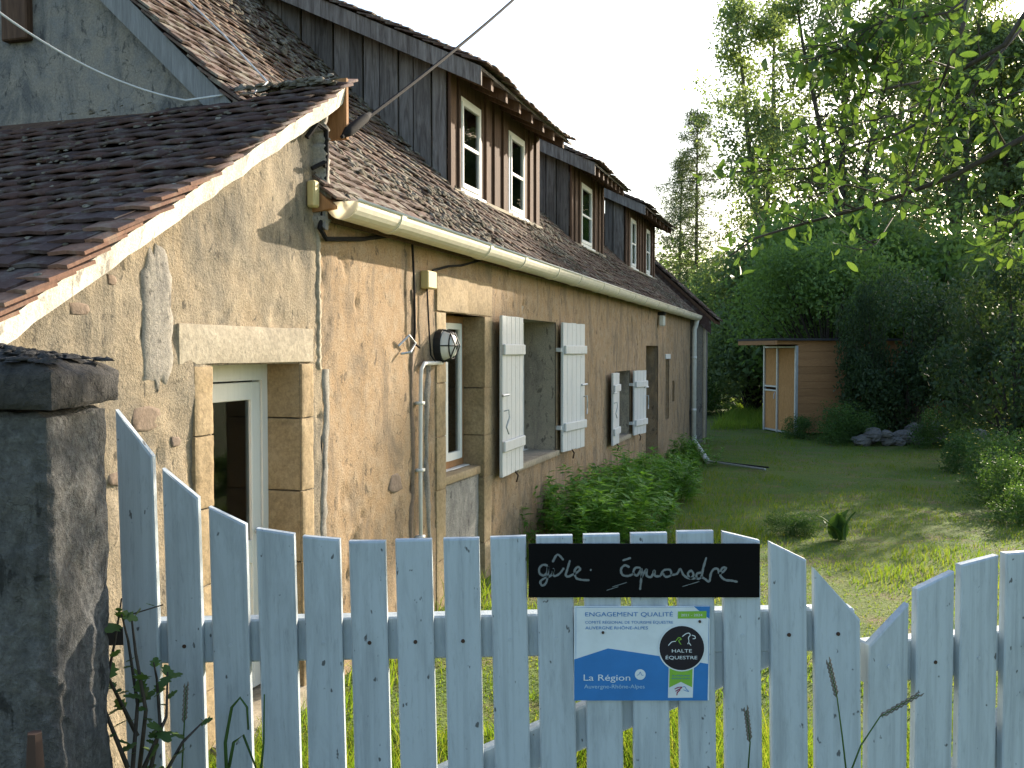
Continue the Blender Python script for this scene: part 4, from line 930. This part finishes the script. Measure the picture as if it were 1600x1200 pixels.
def larch_mesh(seed, H, r, leafn):
    rs = np.random.default_rng(seed); b = B(); tp, tr = limb((0, 0, -.2), (0, 0, 1), H, .011 * H, rs, 12, .008, .05); b.tube(tp, tr, 7); pts = []
    for k in range(120):
        f = .1 + .88 * (k / 120); i = min(int(f * 12), 11); p = tp[i] + (tp[i+1] - tp[i]) * (f * 12 - i); an = k * 2.4 + rs.uniform(-.3, .3)
        L = r * (1 - f) ** .75 * rs.uniform(.55, 1.1) + .15; lp, lr_ = limb(p, (math.cos(an), math.sin(an), .12), L, .02, rs, 5, .1, -.03); b.tube(lp, lr_, 3, False)
        for q in range(1, 6):
            for j in range(3):
                tw, twr = limb(lp[q], (rs.normal(), rs.normal(), -.5), L * .22, .005, rs, 2, .2, -.1); b.tube(tw, twr, 3, False); pts += tw
    pts = np.array(pts); ci = rs.integers(0, len(pts), leafn); P = pts[ci] + rs.normal(size=(leafn, 3)) * .09
    V, F = leaf_cloud(P, .11, rs, .22, .3); return b.mesh('trunk', M['bark'], True), np_mesh('crown', V, F, M['leaf_larch'])
def plant(kind, meshes, parts, loc, rz, sc, label, cat, group=None):
    o = empty(kind, loc, (0, 0, rz)); o.scale = sc if isinstance(sc, tuple) else (sc,) * 3; tag(o, label, cat, group)
    for me, nme in zip(meshes, parts): link(nme, me, o)
    return o
T1 = tall_tree_mesh(1, 17, .12, 3.6, 30000, .14, M['leaf_tall'], M['bark_pale'], 2, .55); T2 = tall_tree_mesh(2, 18, .1, 3.2, 30000, .14, M['leaf_tall'], M['bark'], 3, .55); T3 = tall_tree_mesh(3, 16, .08, 3.8, 32000, .14, M['leaf_tall'], M['bark'], 2, .5)
T4 = tall_tree_mesh(14, 14, .06, 3.8, 42000, .17, M['leaf_tall'], M['bark'], 2, .35)
BU1 = bush_mesh(4, 2.2, 2, 3.4, 15000, .13, M['leaf_mid'], M['bark']); BU2 = bush_mesh(5, 1.9, 1.7, 3.8, 16000, .1, M['leaf_dark'], M['bark']); BU3 = bush_mesh(6, 2.4, 2.2, 4.5, 18000, .13, M['leaf_tall'], M['bark'])
BU4 = bush_mesh(16, 2.7, 2.6, 5.0, 20000, .11, M['leaf_mid'], M['bark'], 30, .58)
LA = larch_mesh(8, 12, 4.4, 42000)
TG = 'tall airy trees behind the shed'; tp_ = ('trunk', 'crown')
def at_px(x, Y): return ((x - 800) / FPX * Y, Y)
for x, Y, ms, rz, sc, lab in ((1215, 36, T1, .3, 1.0, 'tall pale airy tree, leftmost of the tall ones beside the larches'), (1300, 34, T2, 1.9, .95, 'tall slender multi-stemmed tree right behind the shed roof'), (1375, 38, T3, 4, 1.05, 'tall broad tree behind the dark shrub right of shed'), (1480, 36, T1, 2.5, .98, 'tall airy tree behind stone heap with sky gaps'), (1592, 35, T4, 5.1, 1.0, 'densest tall tree at right edge behind the dark evergreen'), (1655, 36, T4, 2.1, 1.05, 'dense tall tree cut off by the right edge of view')):
    X, Y = at_px(x, Y); plant('tall_tree', ms, tp_, (X, Y, gzs(X, Y)), rz, sc, lab, 'tree', TG)
for x, Y, sc, rz, lab in ((1089, 38, .98, 0, 'taller thin larch with pointed top beyond the farmhouse roof'), (1058, 39, .85, 2, 'shorter larch just left of the taller one beyond roof')):
    X, Y = at_px(x, Y); plant('larch_tree', LA, tp_, (X, Y, gzs(X, Y)), rz, sc, lab, 'tree', 'larches beyond the roof')
bp = ('stem', 'foliage')
for x, Y, ms, rz, sc, lab in ((1175, 31, BU3, .4, 1.15, 'pale green bushy tree behind left end of shed'), (1270, 29, BU1, 2, 1.75, 'green bushy tree rising directly over the shed roof'), (1375, 29, BU3, 3.2, 1.25, 'green bushy tree behind right end of the shed'), (1292, 24.9, BU4, 2.2, 1.0, 'leafy tree whose crown hangs over the shed roof'), (1115, 37, BU1, 1, 1.3, 'low green bush beyond the sunlit path at annex corner'), (1180, 40, BU2, 1, 1.2, 'dark bush in background left of the shed'), (1450, 27, BU1, 5, 1.5, 'green bush behind the dark stone heap'), (1560, 25, BU3, 1, .95, 'tall pale bush behind dark evergreen at right edge')):
    X, Y = at_px(x, Y); plant('bushy_tree', ms, bp, (X, Y, gzs(X, Y)), rz, sc, lab, 'tree', 'bushy trees around the shed')
for x, Y, ms, rz, sc, lab in ((1425, 21.0, BU2, .4, (.85, .85, .95), 'dark leafy shrub hiding the right side of the shed'), (1372, 21.3, BU2, 3.4, (.5, .45, 1.0), 'narrow dark shrub against the side of the shed'), (1590, 17, BU2, 2.2, (.85, .9, 1.05), 'very dark evergreen shrub at right edge of lawn'), (1505, 22, BU2, 4, (.85, .8, .85), 'dark shrub behind the stone heap')):
    X, Y = at_px(x, Y); plant('dark_shrub', ms, bp, (X, Y, gzs(X, Y)), rz, sc, lab, 'shrub', 'dark shrubs along the right of the lawn')
# far wood closing the horizon
rs = np.random.default_rng(9); n = 60000; P = np.stack([rs.uniform(-6, 46, n), rs.uniform(46, 56, n), rs.beta(1.2, 1.8, n) * 7.5], 1); P[:, 2] *= .55 + .8 * fbm(P[:, 0] * .35, P[:, 1] * .1, 3, 3)
V, F = leaf_cloud(P, .3, rs, .6, .2); tag(link('far_wood', np_mesh('far_wood', V, F, M['leaf_mid'])), kind='stuff')

# --------------------------------------------------- shed
C0 = Vector((6.58, 22.2, 0)); C0.z = gzs(C0.x, C0.y) ; ux = Vector((.985, .17, 0)).normalized(); uy = Vector((-.17, .985, 0)).normalized()
shed = empty('stable_shed', C0, (0, 0, math.atan2(ux.y, ux.x))); tag(shed, 'orange wooden stable shed with steel-framed doors under the trees', 'shed')
# local: x along right side, y along the door side (away), z up
SL, SWd, SHt = 4.2, 1.75, 2.12
for k in range(12): B().box((.03, .0, .05 + k * .172), (SL, .03, .05 + k * .172 + .169), None, .004).build('board', M['shed_wood'], shed)
for (y0, y1, z0, z1, mt) in ((.06, .95, .06, 2.02, 'shed_ply'), (1.02, 1.68, .06, .98, 'shed_ply'), (1.02, 1.68, 1.12, 2.02, 'shed_ply')):
    B().box((-.0, y0, z0), (.025, y1, z1), None, .003).build('panel', M[mt], shed)
for y in (0, .96, 1.69): B().box((-.035, y - .025, 0), (.028, y + .035, 2.08)).build('steel_post', M['steel'], shed)
for y0, y1, z in ((1.0, 1.67, .98), (1.0, 1.67, 1.08), (1.0, 1.67, .02), (1.0, 1.67, 2.03), (.04, .93, .02), (.04, .93, 2.03)): B().box((-.03, y0, z), (.026, y1, z + .04)).build('steel_rail', M['steel'], shed)
B().box((.03, SWd - .05, 0), (SL, SWd, SHt)).build('back_wall', M['shed_wood'], shed); B().box((SL - .05, .03, 0), (SL, SWd - .05, SHt)).build('end_wall', M['shed_wood'], shed)
rf = B().box((-.62, -.15, SHt + .08), (SL + .2, SWd + .2, SHt + .13)).build('roof', M['felt'], shed)
B().box((-.61, -.145, SHt - .02), (-.55, SWd + .19, SHt + .078)).build('fascia', M['shed_wood'], rf)
for y in (.0, .55, 1.1, 1.68): B().box((-.55, y, SHt - .01), (SL, y + .06, SHt + .078)).build('rafter', M['shed_wood'], rf)
B().tube([(-.04, 1.05, .95), (-.06, 1.05, .9), (-.06, 1.05, .8)], .015).build('latch', M['steel'], shed)

# --------------------------------------------------- stone heap
rs = random.Random(3)
heap = []
def stone_mesh(seed):
    r = np.random.default_rng(seed); b = B(); n = 7; vs = []
    for k, (rr, z) in enumerate(((.7, -.9), (1, -.3), (.95, .4), (.5, .95))):
        for i in range(n):
            a = 2 * math.pi * i / n + k * .3; q = rr * r.uniform(.75, 1.2); vs.append((q * math.cos(a), q * math.sin(a), z * r.uniform(.8, 1.1)))
    return b.add(vs, [(k*n+i, k*n+(i+1) % n, (k+1)*n+(i+1) % n, (k+1)*n+i) for k in range(3) for i in range(n)] + [tuple(range(n))[::-1], tuple(range(3*n, 4*n))]).mesh('stone', M['field'])
SM = [stone_mesh(i) for i in range(6)]
hp = empty('stone_heap', (at_px(1440, 19.8)[0], 19.8, gzs(at_px(1440, 19.8)[0], 19.8))); tag(hp, 'low heap of dark field stones in front of the shrubs', 'stone heap')
for k in range(44):
    lay = 0 if k < 24 else (1 if k < 39 else 2); x = rs.uniform(-1.35 + lay * .3, 1.35 - lay * .1); s = rs.uniform(.09, .17)
    o = link('stone', SM[k % 6], hp, (x, rs.uniform(-.25, .25) + lay * .05, .07 + lay * .12 + rs.uniform(-.02, .03)), (rs.uniform(-.3, .3), rs.uniform(-.3, .3), rs.uniform(0, 6))); o.scale = (s * 1.3, s, s * .75)

# --------------------------------------------------- garden plants by the wall
def leafy_plant_mesh(seed, n_stems, h, spread, leaf_l):
    """upright stems with lance leaves"""
    r = np.random.default_rng(seed); b = B(); V = []; F = []
    for k in range(n_stems):
        a = r.uniform(0, 2 * math.pi); q = math.sqrt(r.uniform()) * spread; base = np.array([q * math.cos(a) * .8, q * math.sin(a) * .8, -.05]); hh = h * r.uniform(.6, 1.08) * (1 - .35 * (q / spread) ** 2)
        out = np.array([math.cos(a), math.sin(a), 0]) * .35 * q / spread; tp, tr = limb(base, (out[0] + r.normal() * .08, out[1] + r.normal() * .08, 1), hh, .006, r, 6, .06, .02); b.tube(tp, tr, 3, False)
        for j in range(34):
            f = r.uniform(.15, 1) ** .8; i = min(int(f * 6), 5); p = tp[i] + (tp[i+1] - tp[i]) * (f * 6 - i); an = r.uniform(0, 2 * math.pi)
            u = np.array([math.cos(an), math.sin(an), r.uniform(-.1, .7)]); u /= np.linalg.norm(u); v = np.cross(u, [0, 0, 1]); v /= np.linalg.norm(v) + 1e-9; nn = np.cross(v, u)
            L = leaf_l * r.uniform(.6, 1.15); wv = L * .17; st = len(V); dr = np.array([0, 0, -L * .18])
            V += [p, p + u * L * .35 + v * wv + nn * .1 * wv, p + u * L * .35 - v * wv + nn * .1 * wv, p + u * L * .4 - nn * wv * .35, p + u * L + dr]
            F += [(st, st+3, st+1), (st, st+2, st+3), (st+3, st+4, st+1), (st+2, st+4, st+3)]
    return b.mesh('stem', M['leaf_shrub']), np_mesh('foliage', np.array(V), F, M['leaf_shrub'])
PL1 = leafy_plant_mesh(1, 75, .85, .7, .13); PL2 = leafy_plant_mesh(2, 60, .75, .62, .13); PL3 = leafy_plant_mesh(3, 34, .6, .45, .11)
for x, y, ms, rz, sc, lab in ((.55, 9.1, PL1, 0, .92, 'lush green leafy clump at wall base nearest the gate'), (1.0, 9.5, PL2, 1, 1.0, 'lush green clump right of the nearest one by the wall'), (1.15, 10.9, PL1, 2, .95, 'leafy green clump below the small shuttered window'), (1.75, 11.9, PL2, 3, .95, 'leafy green clump between small window and brown doorway'), (2.0, 12.7, PL2, 5, .8, 'low leafy clump by the brown doorway'), (3.05, 16.1, PL3, 4, 1.0, 'small leafy plant at the foot of the white downpipe'), (2.55, 14.6, PL3, 1, .75, 'small low plant between doorway and downpipe')):
    plant('garden_plant', ms, bp, (x, y, gzs(x, y)), rz, sc, lab, 'plant', 'leafy plants along the farmhouse wall')
# burdock rosette on the lawn
LM = B(); nseg = 6
vs = []; 
for i in range(nseg + 1):
    f = i / nseg; wv = .36 * math.sin(math.pi * min(1, f * .92 + .08)) ** .8 * (1 - .25 * f); zz = .55 * f - .5 * f * f
    vs += [(-wv / 2, f, zz + .05), (0, f, zz), (wv / 2, f, zz + .05)]
LM.add(vs, [(i*3+j, i*3+j+1, (i+1)*3+j+1, (i+1)*3+j) for i in range(nseg) for j in range(2)])
LMm = LM.mesh('leaf', M['leaf_bank'], True)
br = empty('burdock_plant', (3.2, 9.3, gzs(3.2, 9.3))); tag(br, 'broad-leaved burdock rosette growing in middle of lawn', 'plant')
rs = random.Random(8)
for k in range(13):
    o = link('leaf', LMm, br, (rs.uniform(-.06, .06), rs.uniform(-.05, .05), .01), (R(rs.uniform(30, 82)), 0, k * .48 * 1.0 + rs.uniform(-.2, .2))); s = rs.uniform(.2, .34); o.scale = (s * 1.35, s, s)
W1 = bush_mesh(12, .5, .5, .5, 4200, .035, M['leaf_bank'], M['leaf_bank'], 30); W2 = bush_mesh(13, .8, .7, .75, 6500, .042, M['leaf_bank'], M['leaf_bank'], 34)
plant('weed_clump', W1, bp, (2.8, 9.6, gzs(2.8, 9.6)), 0, (.6, .4, .42), 'low grey-green weed clump left of the burdock', 'weeds', 'weed clumps on the lawn edge')
wl = [(5.5, 10.2, W1, 1, .8, 'weed clump at right edge of frame nearest the gate'), (6.1, 11.6, W2, 2, .8, 'tall weed clump with yellow flowers at right edge'), (6.9, 13.4, W2, 4, .9, 'weed clump below the dark evergreen'), (7.4, 15.2, W1, 3, 1.2, 'weed clump in front of dark evergreen'), (8.6, 19.0, W2, .5, .9, 'weeds right of the stone heap'), (7.1, 20.3, W2, 1.5, 1.0, 'weeds left of stone heap at shrub foot'), (7.6, 20.9, W2, 5.5, .9, 'weeds at foot of the dark shrub by shed'), (6.5, 21.6, W1, 2, .9, 'small weeds at shed corner'), (4.6, 28.5, W2, 1, 1.6, 'tall sunlit weeds beyond the annex corner'), (5.6, 30, W2, 3, 1.6, 'tall sunlit weeds left of the shed'), (4.9, 33, W2, 3, 1.9, 'weeds far down the sunlit path')]
for x, y, ms, rz, sc, lab in wl: plant('weed_clump', ms, bp, (x, y, gzs(x, y)), rz, sc, lab, 'weeds', 'weed clumps on the lawn edge')
# yellow flowers
rs = np.random.default_rng(4); n = 120; P = np.stack([rs.uniform(5.2, 7.6, n), rs.uniform(10.5, 15.5, n), np.zeros(n)], 1); P = P[(P[:, 0] / P[:, 1] > .44)]; P[:, 2] = gz(P[:, 0], P[:, 1]) + rs.uniform(.25, .95, len(P))
V = []; F = []
for p in P:
    for k in range(5):
        a = k * 1.2566; st_ = len(V); V += [p, p + np.array([.012 * math.cos(a - .4), .012 * math.sin(a - .4), .006]), p + np.array([.022 * math.cos(a), .022 * math.sin(a), .01]), p + np.array([.012 * math.cos(a + .4), .012 * math.sin(a + .4), .006])]; F.append((st_, st_+1, st_+2, st_+3))
tag(link('yellow_flowers', np_mesh('yellow_flowers', V, F, M['flower'])), kind='stuff')
# --------------------------------------------------- lawn grass
rs = np.random.default_rng(6)
def blades(n, y0, y1, h0, h1, wd, pw=1.0, xr=(-.62, .66), keep=None):
    Y = y0 + (y1 - y0) * rs.uniform(size=n) ** pw; X = Y * rs.uniform(xr[0], xr[1], n)
    s_in = (X + 2.675) * math.cos(TH) - Y * math.sin(TH)      # distance outside the facade
    k = s_in > .02
    if keep is not None: k &= keep(X, Y)
    X, Y = X[k], Y[k]; n = len(X); Z = gz(X, Y); h = rs.uniform(h0, h1, n) * (.15 + 3.2 * fbm(X * 1.3, Y * 1.3, 4, 8) ** 2); a = rs.uniform(0, 2 * math.pi, n); ln = rs.uniform(.2, .9, n) * h; a2 = rs.uniform(0, 2 * math.pi, n)
    w_ = wd * rs.uniform(.6, 1.3, n)
    p = np.stack([X, Y, Z - .01], 1); sd_ = np.stack([np.cos(a), np.sin(a), 0 * a], 1) * w_[:, None] / 2; md = np.stack([np.cos(a2) * ln * .35, np.sin(a2) * ln * .35, h * .62], 1); tp = np.stack([np.cos(a2) * ln, np.sin(a2) * ln, h], 1)
    V = np.stack([p - sd_, p + sd_, p + md + sd_ * .7, p + md - sd_ * .7, p + tp], 1).reshape(-1, 3); i0 = np.arange(n) * 5
    return V, np.concatenate([np.stack([i0, i0+1, i0+2], 1), np.stack([i0, i0+2, i0+3], 1), np.stack([i0+3, i0+2, i0+4], 1)])
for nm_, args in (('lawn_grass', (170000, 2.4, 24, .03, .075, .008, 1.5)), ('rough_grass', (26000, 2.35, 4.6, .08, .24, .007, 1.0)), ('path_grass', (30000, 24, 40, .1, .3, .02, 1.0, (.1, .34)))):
    V, F = blades(*args); tag(link(nm_, np_mesh(nm_, V, F, M['grass_painted_sun' if nm_ == 'path_grass' else 'grass'])), kind='stuff')
V, F = blades(26000, 3.2, 19, .08, .3, .007, 1.2, (-.5, .3), lambda X, Y: ((X + 2.675) * math.cos(TH) - Y * math.sin(TH)) < .4)
tag(link('wall_foot_grass', np_mesh('wall_foot_grass', V, F, M['grass'])), kind='stuff')

# --------------------------------------------------- foreground cherry tree reaching in from the right
ct = empty('cherry_tree', (5.6, 5.4, gzs(5.6, 5.4))); tag(ct, 'cherry tree whose leafy branches hang in from upper right', 'tree'); cz0 = ct.location.z
tr_ = B().tube([(0, 0, -.2), (.05, .03, .9), (-.05, .05, 1.9), (-.15, .0, 3.0), (-.1, .1, 4.6)], [.16, .13, .115, .1, .05], 10).build('trunk', M['bark'], ct, True)
LC = B(); vs = []
for i in range(6):
    f = i / 5; wv = .44 * math.sin(math.pi * (f * .9 + .06)) ** .75 if i < 5 else .0
    vs += [(-wv / 2, f, .06 - .25 * f * f), (0, f, -.25 * f * f), (wv / 2, f, .06 - .25 * f * f)]
LC.add(vs, [(i*3+j, i*3+j+1, (i+1)*3+j+1, (i+1)*3+j) for i in range(5) for j in range(2)]); LCm = LC.mesh('leaf', M['leaf_cherry'], True); vs_leaf = vs
def wl_(p): return Vector(p) - ct.location
BR = [  # pixel polylines with a depth, radius
 ([(1720,150),(1600,215),(1490,275),(1400,308),(1330,330),(1260,348),(1180,372),(1140,400)], 5.2, .02, 18),
 ([(1640,-40),(1570,70),(1500,110),(1462,150),(1440,190),(1400,210),(1340,225),(1270,262),(1180,268)], 5.0, .016, 40),
 ([(1520,-60),(1505,40),(1475,120),(1462,150)], 5.0, .016, 8), ([(1462,150),(1440,230),(1420,290),(1395,340)], 4.95, .008, 10),
 ([(1480,120),(1400,135),(1340,150),(1290,180),(1270,195)], 4.9, .008, 14), ([(1410,-30),(1380,60),(1330,70),(1270,90)], 4.6, .009, 44),
 ([(1440,-40),(1400,20),(1370,90),(1350,150),(1320,190)], 4.7, .007, 26), ([(1600,40),(1540,110),(1480,200),(1440,260)], 5.1, .009, 14),
 ([(1680,60),(1600,140),(1530,170),(1450,195),(1380,180)], 5.3, .009, 34), ([(1560,-40),(1480,20),(1420,30),(1360,40),(1300,75)], 4.5, .008, 46),
 ([(1570,225),(1540,170),(1480,190)], 5.2, .006, 12), ([(1340,328),(1290,305),(1230,310),(1190,290)], 5.2, .006, 8), ([(1640,250),(1590,330),(1575,400)], 4.9, .008, 16), ([(1660,300),(1600,360),(1560,385)], 5.0, .008, 20), ([(1400,308),(1330,290),(1260,285),(1200,262),(1150,268)], 5.1, .005, 16), ([(1462,150),(1400,180),(1330,195),(1260,225),(1210,262)], 4.9, .005, 22), ([(1500,110),(1440,90),(1380,100),(1300,130)], 4.8, .005, 20), ([(1395,340),(1370,380),(1340,400)], 4.95, .004, 6), ([(1260,348),(1220,330),(1170,335)], 5.2, .004, 6)]
rs = random.Random(12); total = 0
for pts, Y, r, nleaf in BR:
    P = [wl_(px(x, y, Y + .25 * math.sin(i * 1.7 + x * .01))) for i, (x, y) in enumerate(pts)]
    if pts[0][0] >= 1640: P = [Vector((-.1, .05, max(1.8, P[0].z - .35)))] + P
    k = len(P); bo = B().tube(P, [r * .85 * (1.15 - .9 * i / (k - 1)) for i in range(k)], 6).build('branch', M['bark'], ct, True)
    for j in range(nleaf):
        if total >= 298: break
        f = (rs.random() ** .6) * (k - 1.001); i = int(f); q = P[i].lerp(P[i + 1], f - i)
        if j % 5 == 0:
            cl = Vector((rs.uniform(-.06, .06), rs.uniform(-.08, .08), rs.uniform(-.12, .04)))
        tip = q + cl * .6 + Vector((rs.uniform(-.05, .05), rs.uniform(-.05, .05), rs.uniform(-.06, .02)))
        o = link('leaf', LCm, bo, tip, (R(rs.uniform(-75, -10)), R(rs.uniform(-30, 30)), rs.uniform(0, 6.28))); s = rs.uniform(.055, .1); o.scale = (s, s, s); total += 1

rs = np.random.default_rng(31); P = []; tw = B()
for pts, Y, r, nleaf in BR:
    Q = [wl_(px(x, y, Y + .25 * math.sin(i * 1.7 + x * .01))) for i, (x, y) in enumerate(pts)]
    for j in range(int(nleaf * .6)):
        f = rs.uniform(0, len(Q) - 1.001); i = int(f); q = Q[i].lerp(Q[i + 1], f - i); lp, lr_ = limb(q, rs.normal(size=3) * np.array([1, 1, .6]) + np.array([-.5, 0, -.1]), rs.uniform(.12, .42), .0035, rs, 4, .2, -.03); tw.tube(lp, lr_, 4, False)
        for p in lp[1:]:
            for _ in range(1): P.append(np.array(p) + rs.normal(size=3) * .025)
tag(tw.build('twigs', M['bark'], ct), kind='stuff')
P = np.array(P); n = len(P); u = rs.normal(size=(n, 3)); u[:, 2] -= .7; u /= np.linalg.norm(u, axis=1)[:, None]; v = np.cross(u, rs.normal(size=(n, 3))); v /= np.linalg.norm(v, axis=1)[:, None]; w_ = np.cross(u, v); L = rs.uniform(.045, .09, n)[:, None]
T = [np.array(a) for a in vs_leaf]; V = np.stack([P + v * L * t[0] + u * L * t[1] + w_ * L * t[2] for t in T], 1).reshape(-1, 3)
F = (np.array([(i*3+j, i*3+j+1, (i+1)*3+j+1, (i+1)*3+j) for i in range(5) for j in range(2)])[None] + (np.arange(n) * 18)[:, None, None]).reshape(-1, 4)
tag(link('leaves', np_mesh('leaves', V, F, M['leaf_cherry'], True), ct), kind='stuff')

# --------------------------------------------------- sapling and grass stalks at the gate
sp = empty('hawthorn_sapling', (-.72, 1.93, gzs(-.72, 1.93))); tag(sp, 'young sapling with small lobed leaves at foot of pillar', 'sapling')
HL = B(); out = [(0, 0), (.2, .1), (.45, .3), (.3, .42), (.5, .62), (.25, .68), (.22, .9), (0, 1), (-.22, .9), (-.25, .68), (-.5, .62), (-.3, .42), (-.45, .3), (-.2, .1)]
HL.add([(x, y, .12 * abs(x)) for x, y in out] + [(0, .5, 0)], [(i, (i+1) % 14, 14) for i in range(14)]); HLm = HL.mesh('leaf', M['leaf_cherry'])
rs = random.Random(4)
STM = [[(205,1230),(215,1100),(200,1000),(190,960)], [(215,1230),(228,1110),(212,1020),(205,960),(255,945)], [(230,1230),(250,1130),(245,1060),(240,1035)], [(240,1240),(285,1160),(320,1125)], [(200,1200),(160,1100),(180,1000),(190,935)], [(215,1150),(170,1060),(140,1020)], [(225,1200),(260,1120),(262,1050)]]
for st_ in STM:
    P = [px(x, y, 1.93 + .06 * math.sin(i + x)) - sp.location for i, (x, y) in enumerate(st_)]; bo = B().tube(P, [.005 * (1 - .7 * i / (len(P) - 1)) for i in range(len(P))], 5).build('stem', M['bark'], sp, True)
    for j in range(9):
        f = rs.uniform(.15, len(P) - 1.001); i = int(f); q = P[i].lerp(P[i + 1], f - i)
        o = link('leaf', HLm, bo, q, (R(rs.uniform(-40, 60)), R(rs.uniform(-30, 30)), rs.uniform(0, 6.28))); s = rs.uniform(.018, .042); o.scale = (s, s, s)
def stalk(name, pts, Y, r, label, seedhead):
    P = [px(x, y, Y) for x, y in pts]; o0 = P[0].copy(); P = [p - o0 for p in P]; k = len(P)
    o = B().tube(P, [r * (1 - .5 * i / (k - 1)) for i in range(k)], 5).build(name, M['leaf_bank'], None, True); o.location = o0
    if seedhead:
        b = B(); n = 16
        for i in range(n):
            f = k - 2 + i / n; j = min(int(f), k - 2); q = P[j].lerp(P[j+1], f - j); d = (P[j+1] - P[j]).normalized(); sdv = Vector((d.z, 0, -d.x)) * (1 if i % 2 else -1)
            b.tube([q, q + d * .008 + sdv * .004, q + d * .016 + sdv * .003], [.001, .0022, .0004], 4)
        b.build('seed_head', M['bark_pale'], o)
    tag(o, label, 'grass stalk', 'grass stalks in front of the gate'); return o
stalk('grass_stalk', [(1325,1230),(1316,1150),(1308,1090),(1295,1035)], 1.9, .002, 'upright grass stalk with seed head before the right pickets', True)
stalk('grass_stalk', [(1320,1230),(1345,1165),(1375,1120),(1436,1085)], 1.9, .002, 'arching grass stalk with seed head leaning to the right', True)
stalk('grass_stalk', [(355,1230),(352,1160),(362,1105),(375,1090),(386,1105),(388,1140)], 1.95, .004, 'bent broad grass blade looping before the third picket', False)
stalk('grass_stalk', [(405,1230),(412,1160),(413,1085)], 1.95, .003, 'straight dark grass blade between third and fourth picket', False)
stalk('grass_stalk', [(352,1230),(365,1160),(380,1148),(400,1200)], 1.96, .004, 'short bent grass blade low before the third picket', False)
stalk('grass_stalk', [(1167,1230),(1172,1160),(1166,1110)], 1.95, .002, 'thin short grass stalk below the plaque', True)
stalk('grass_stalk', [(283,1230),(288,1130),(291,1072)], 1.95, .002, 'thin seeding grass stalk before the second picket', True)
bpy.context.view_layer.update()
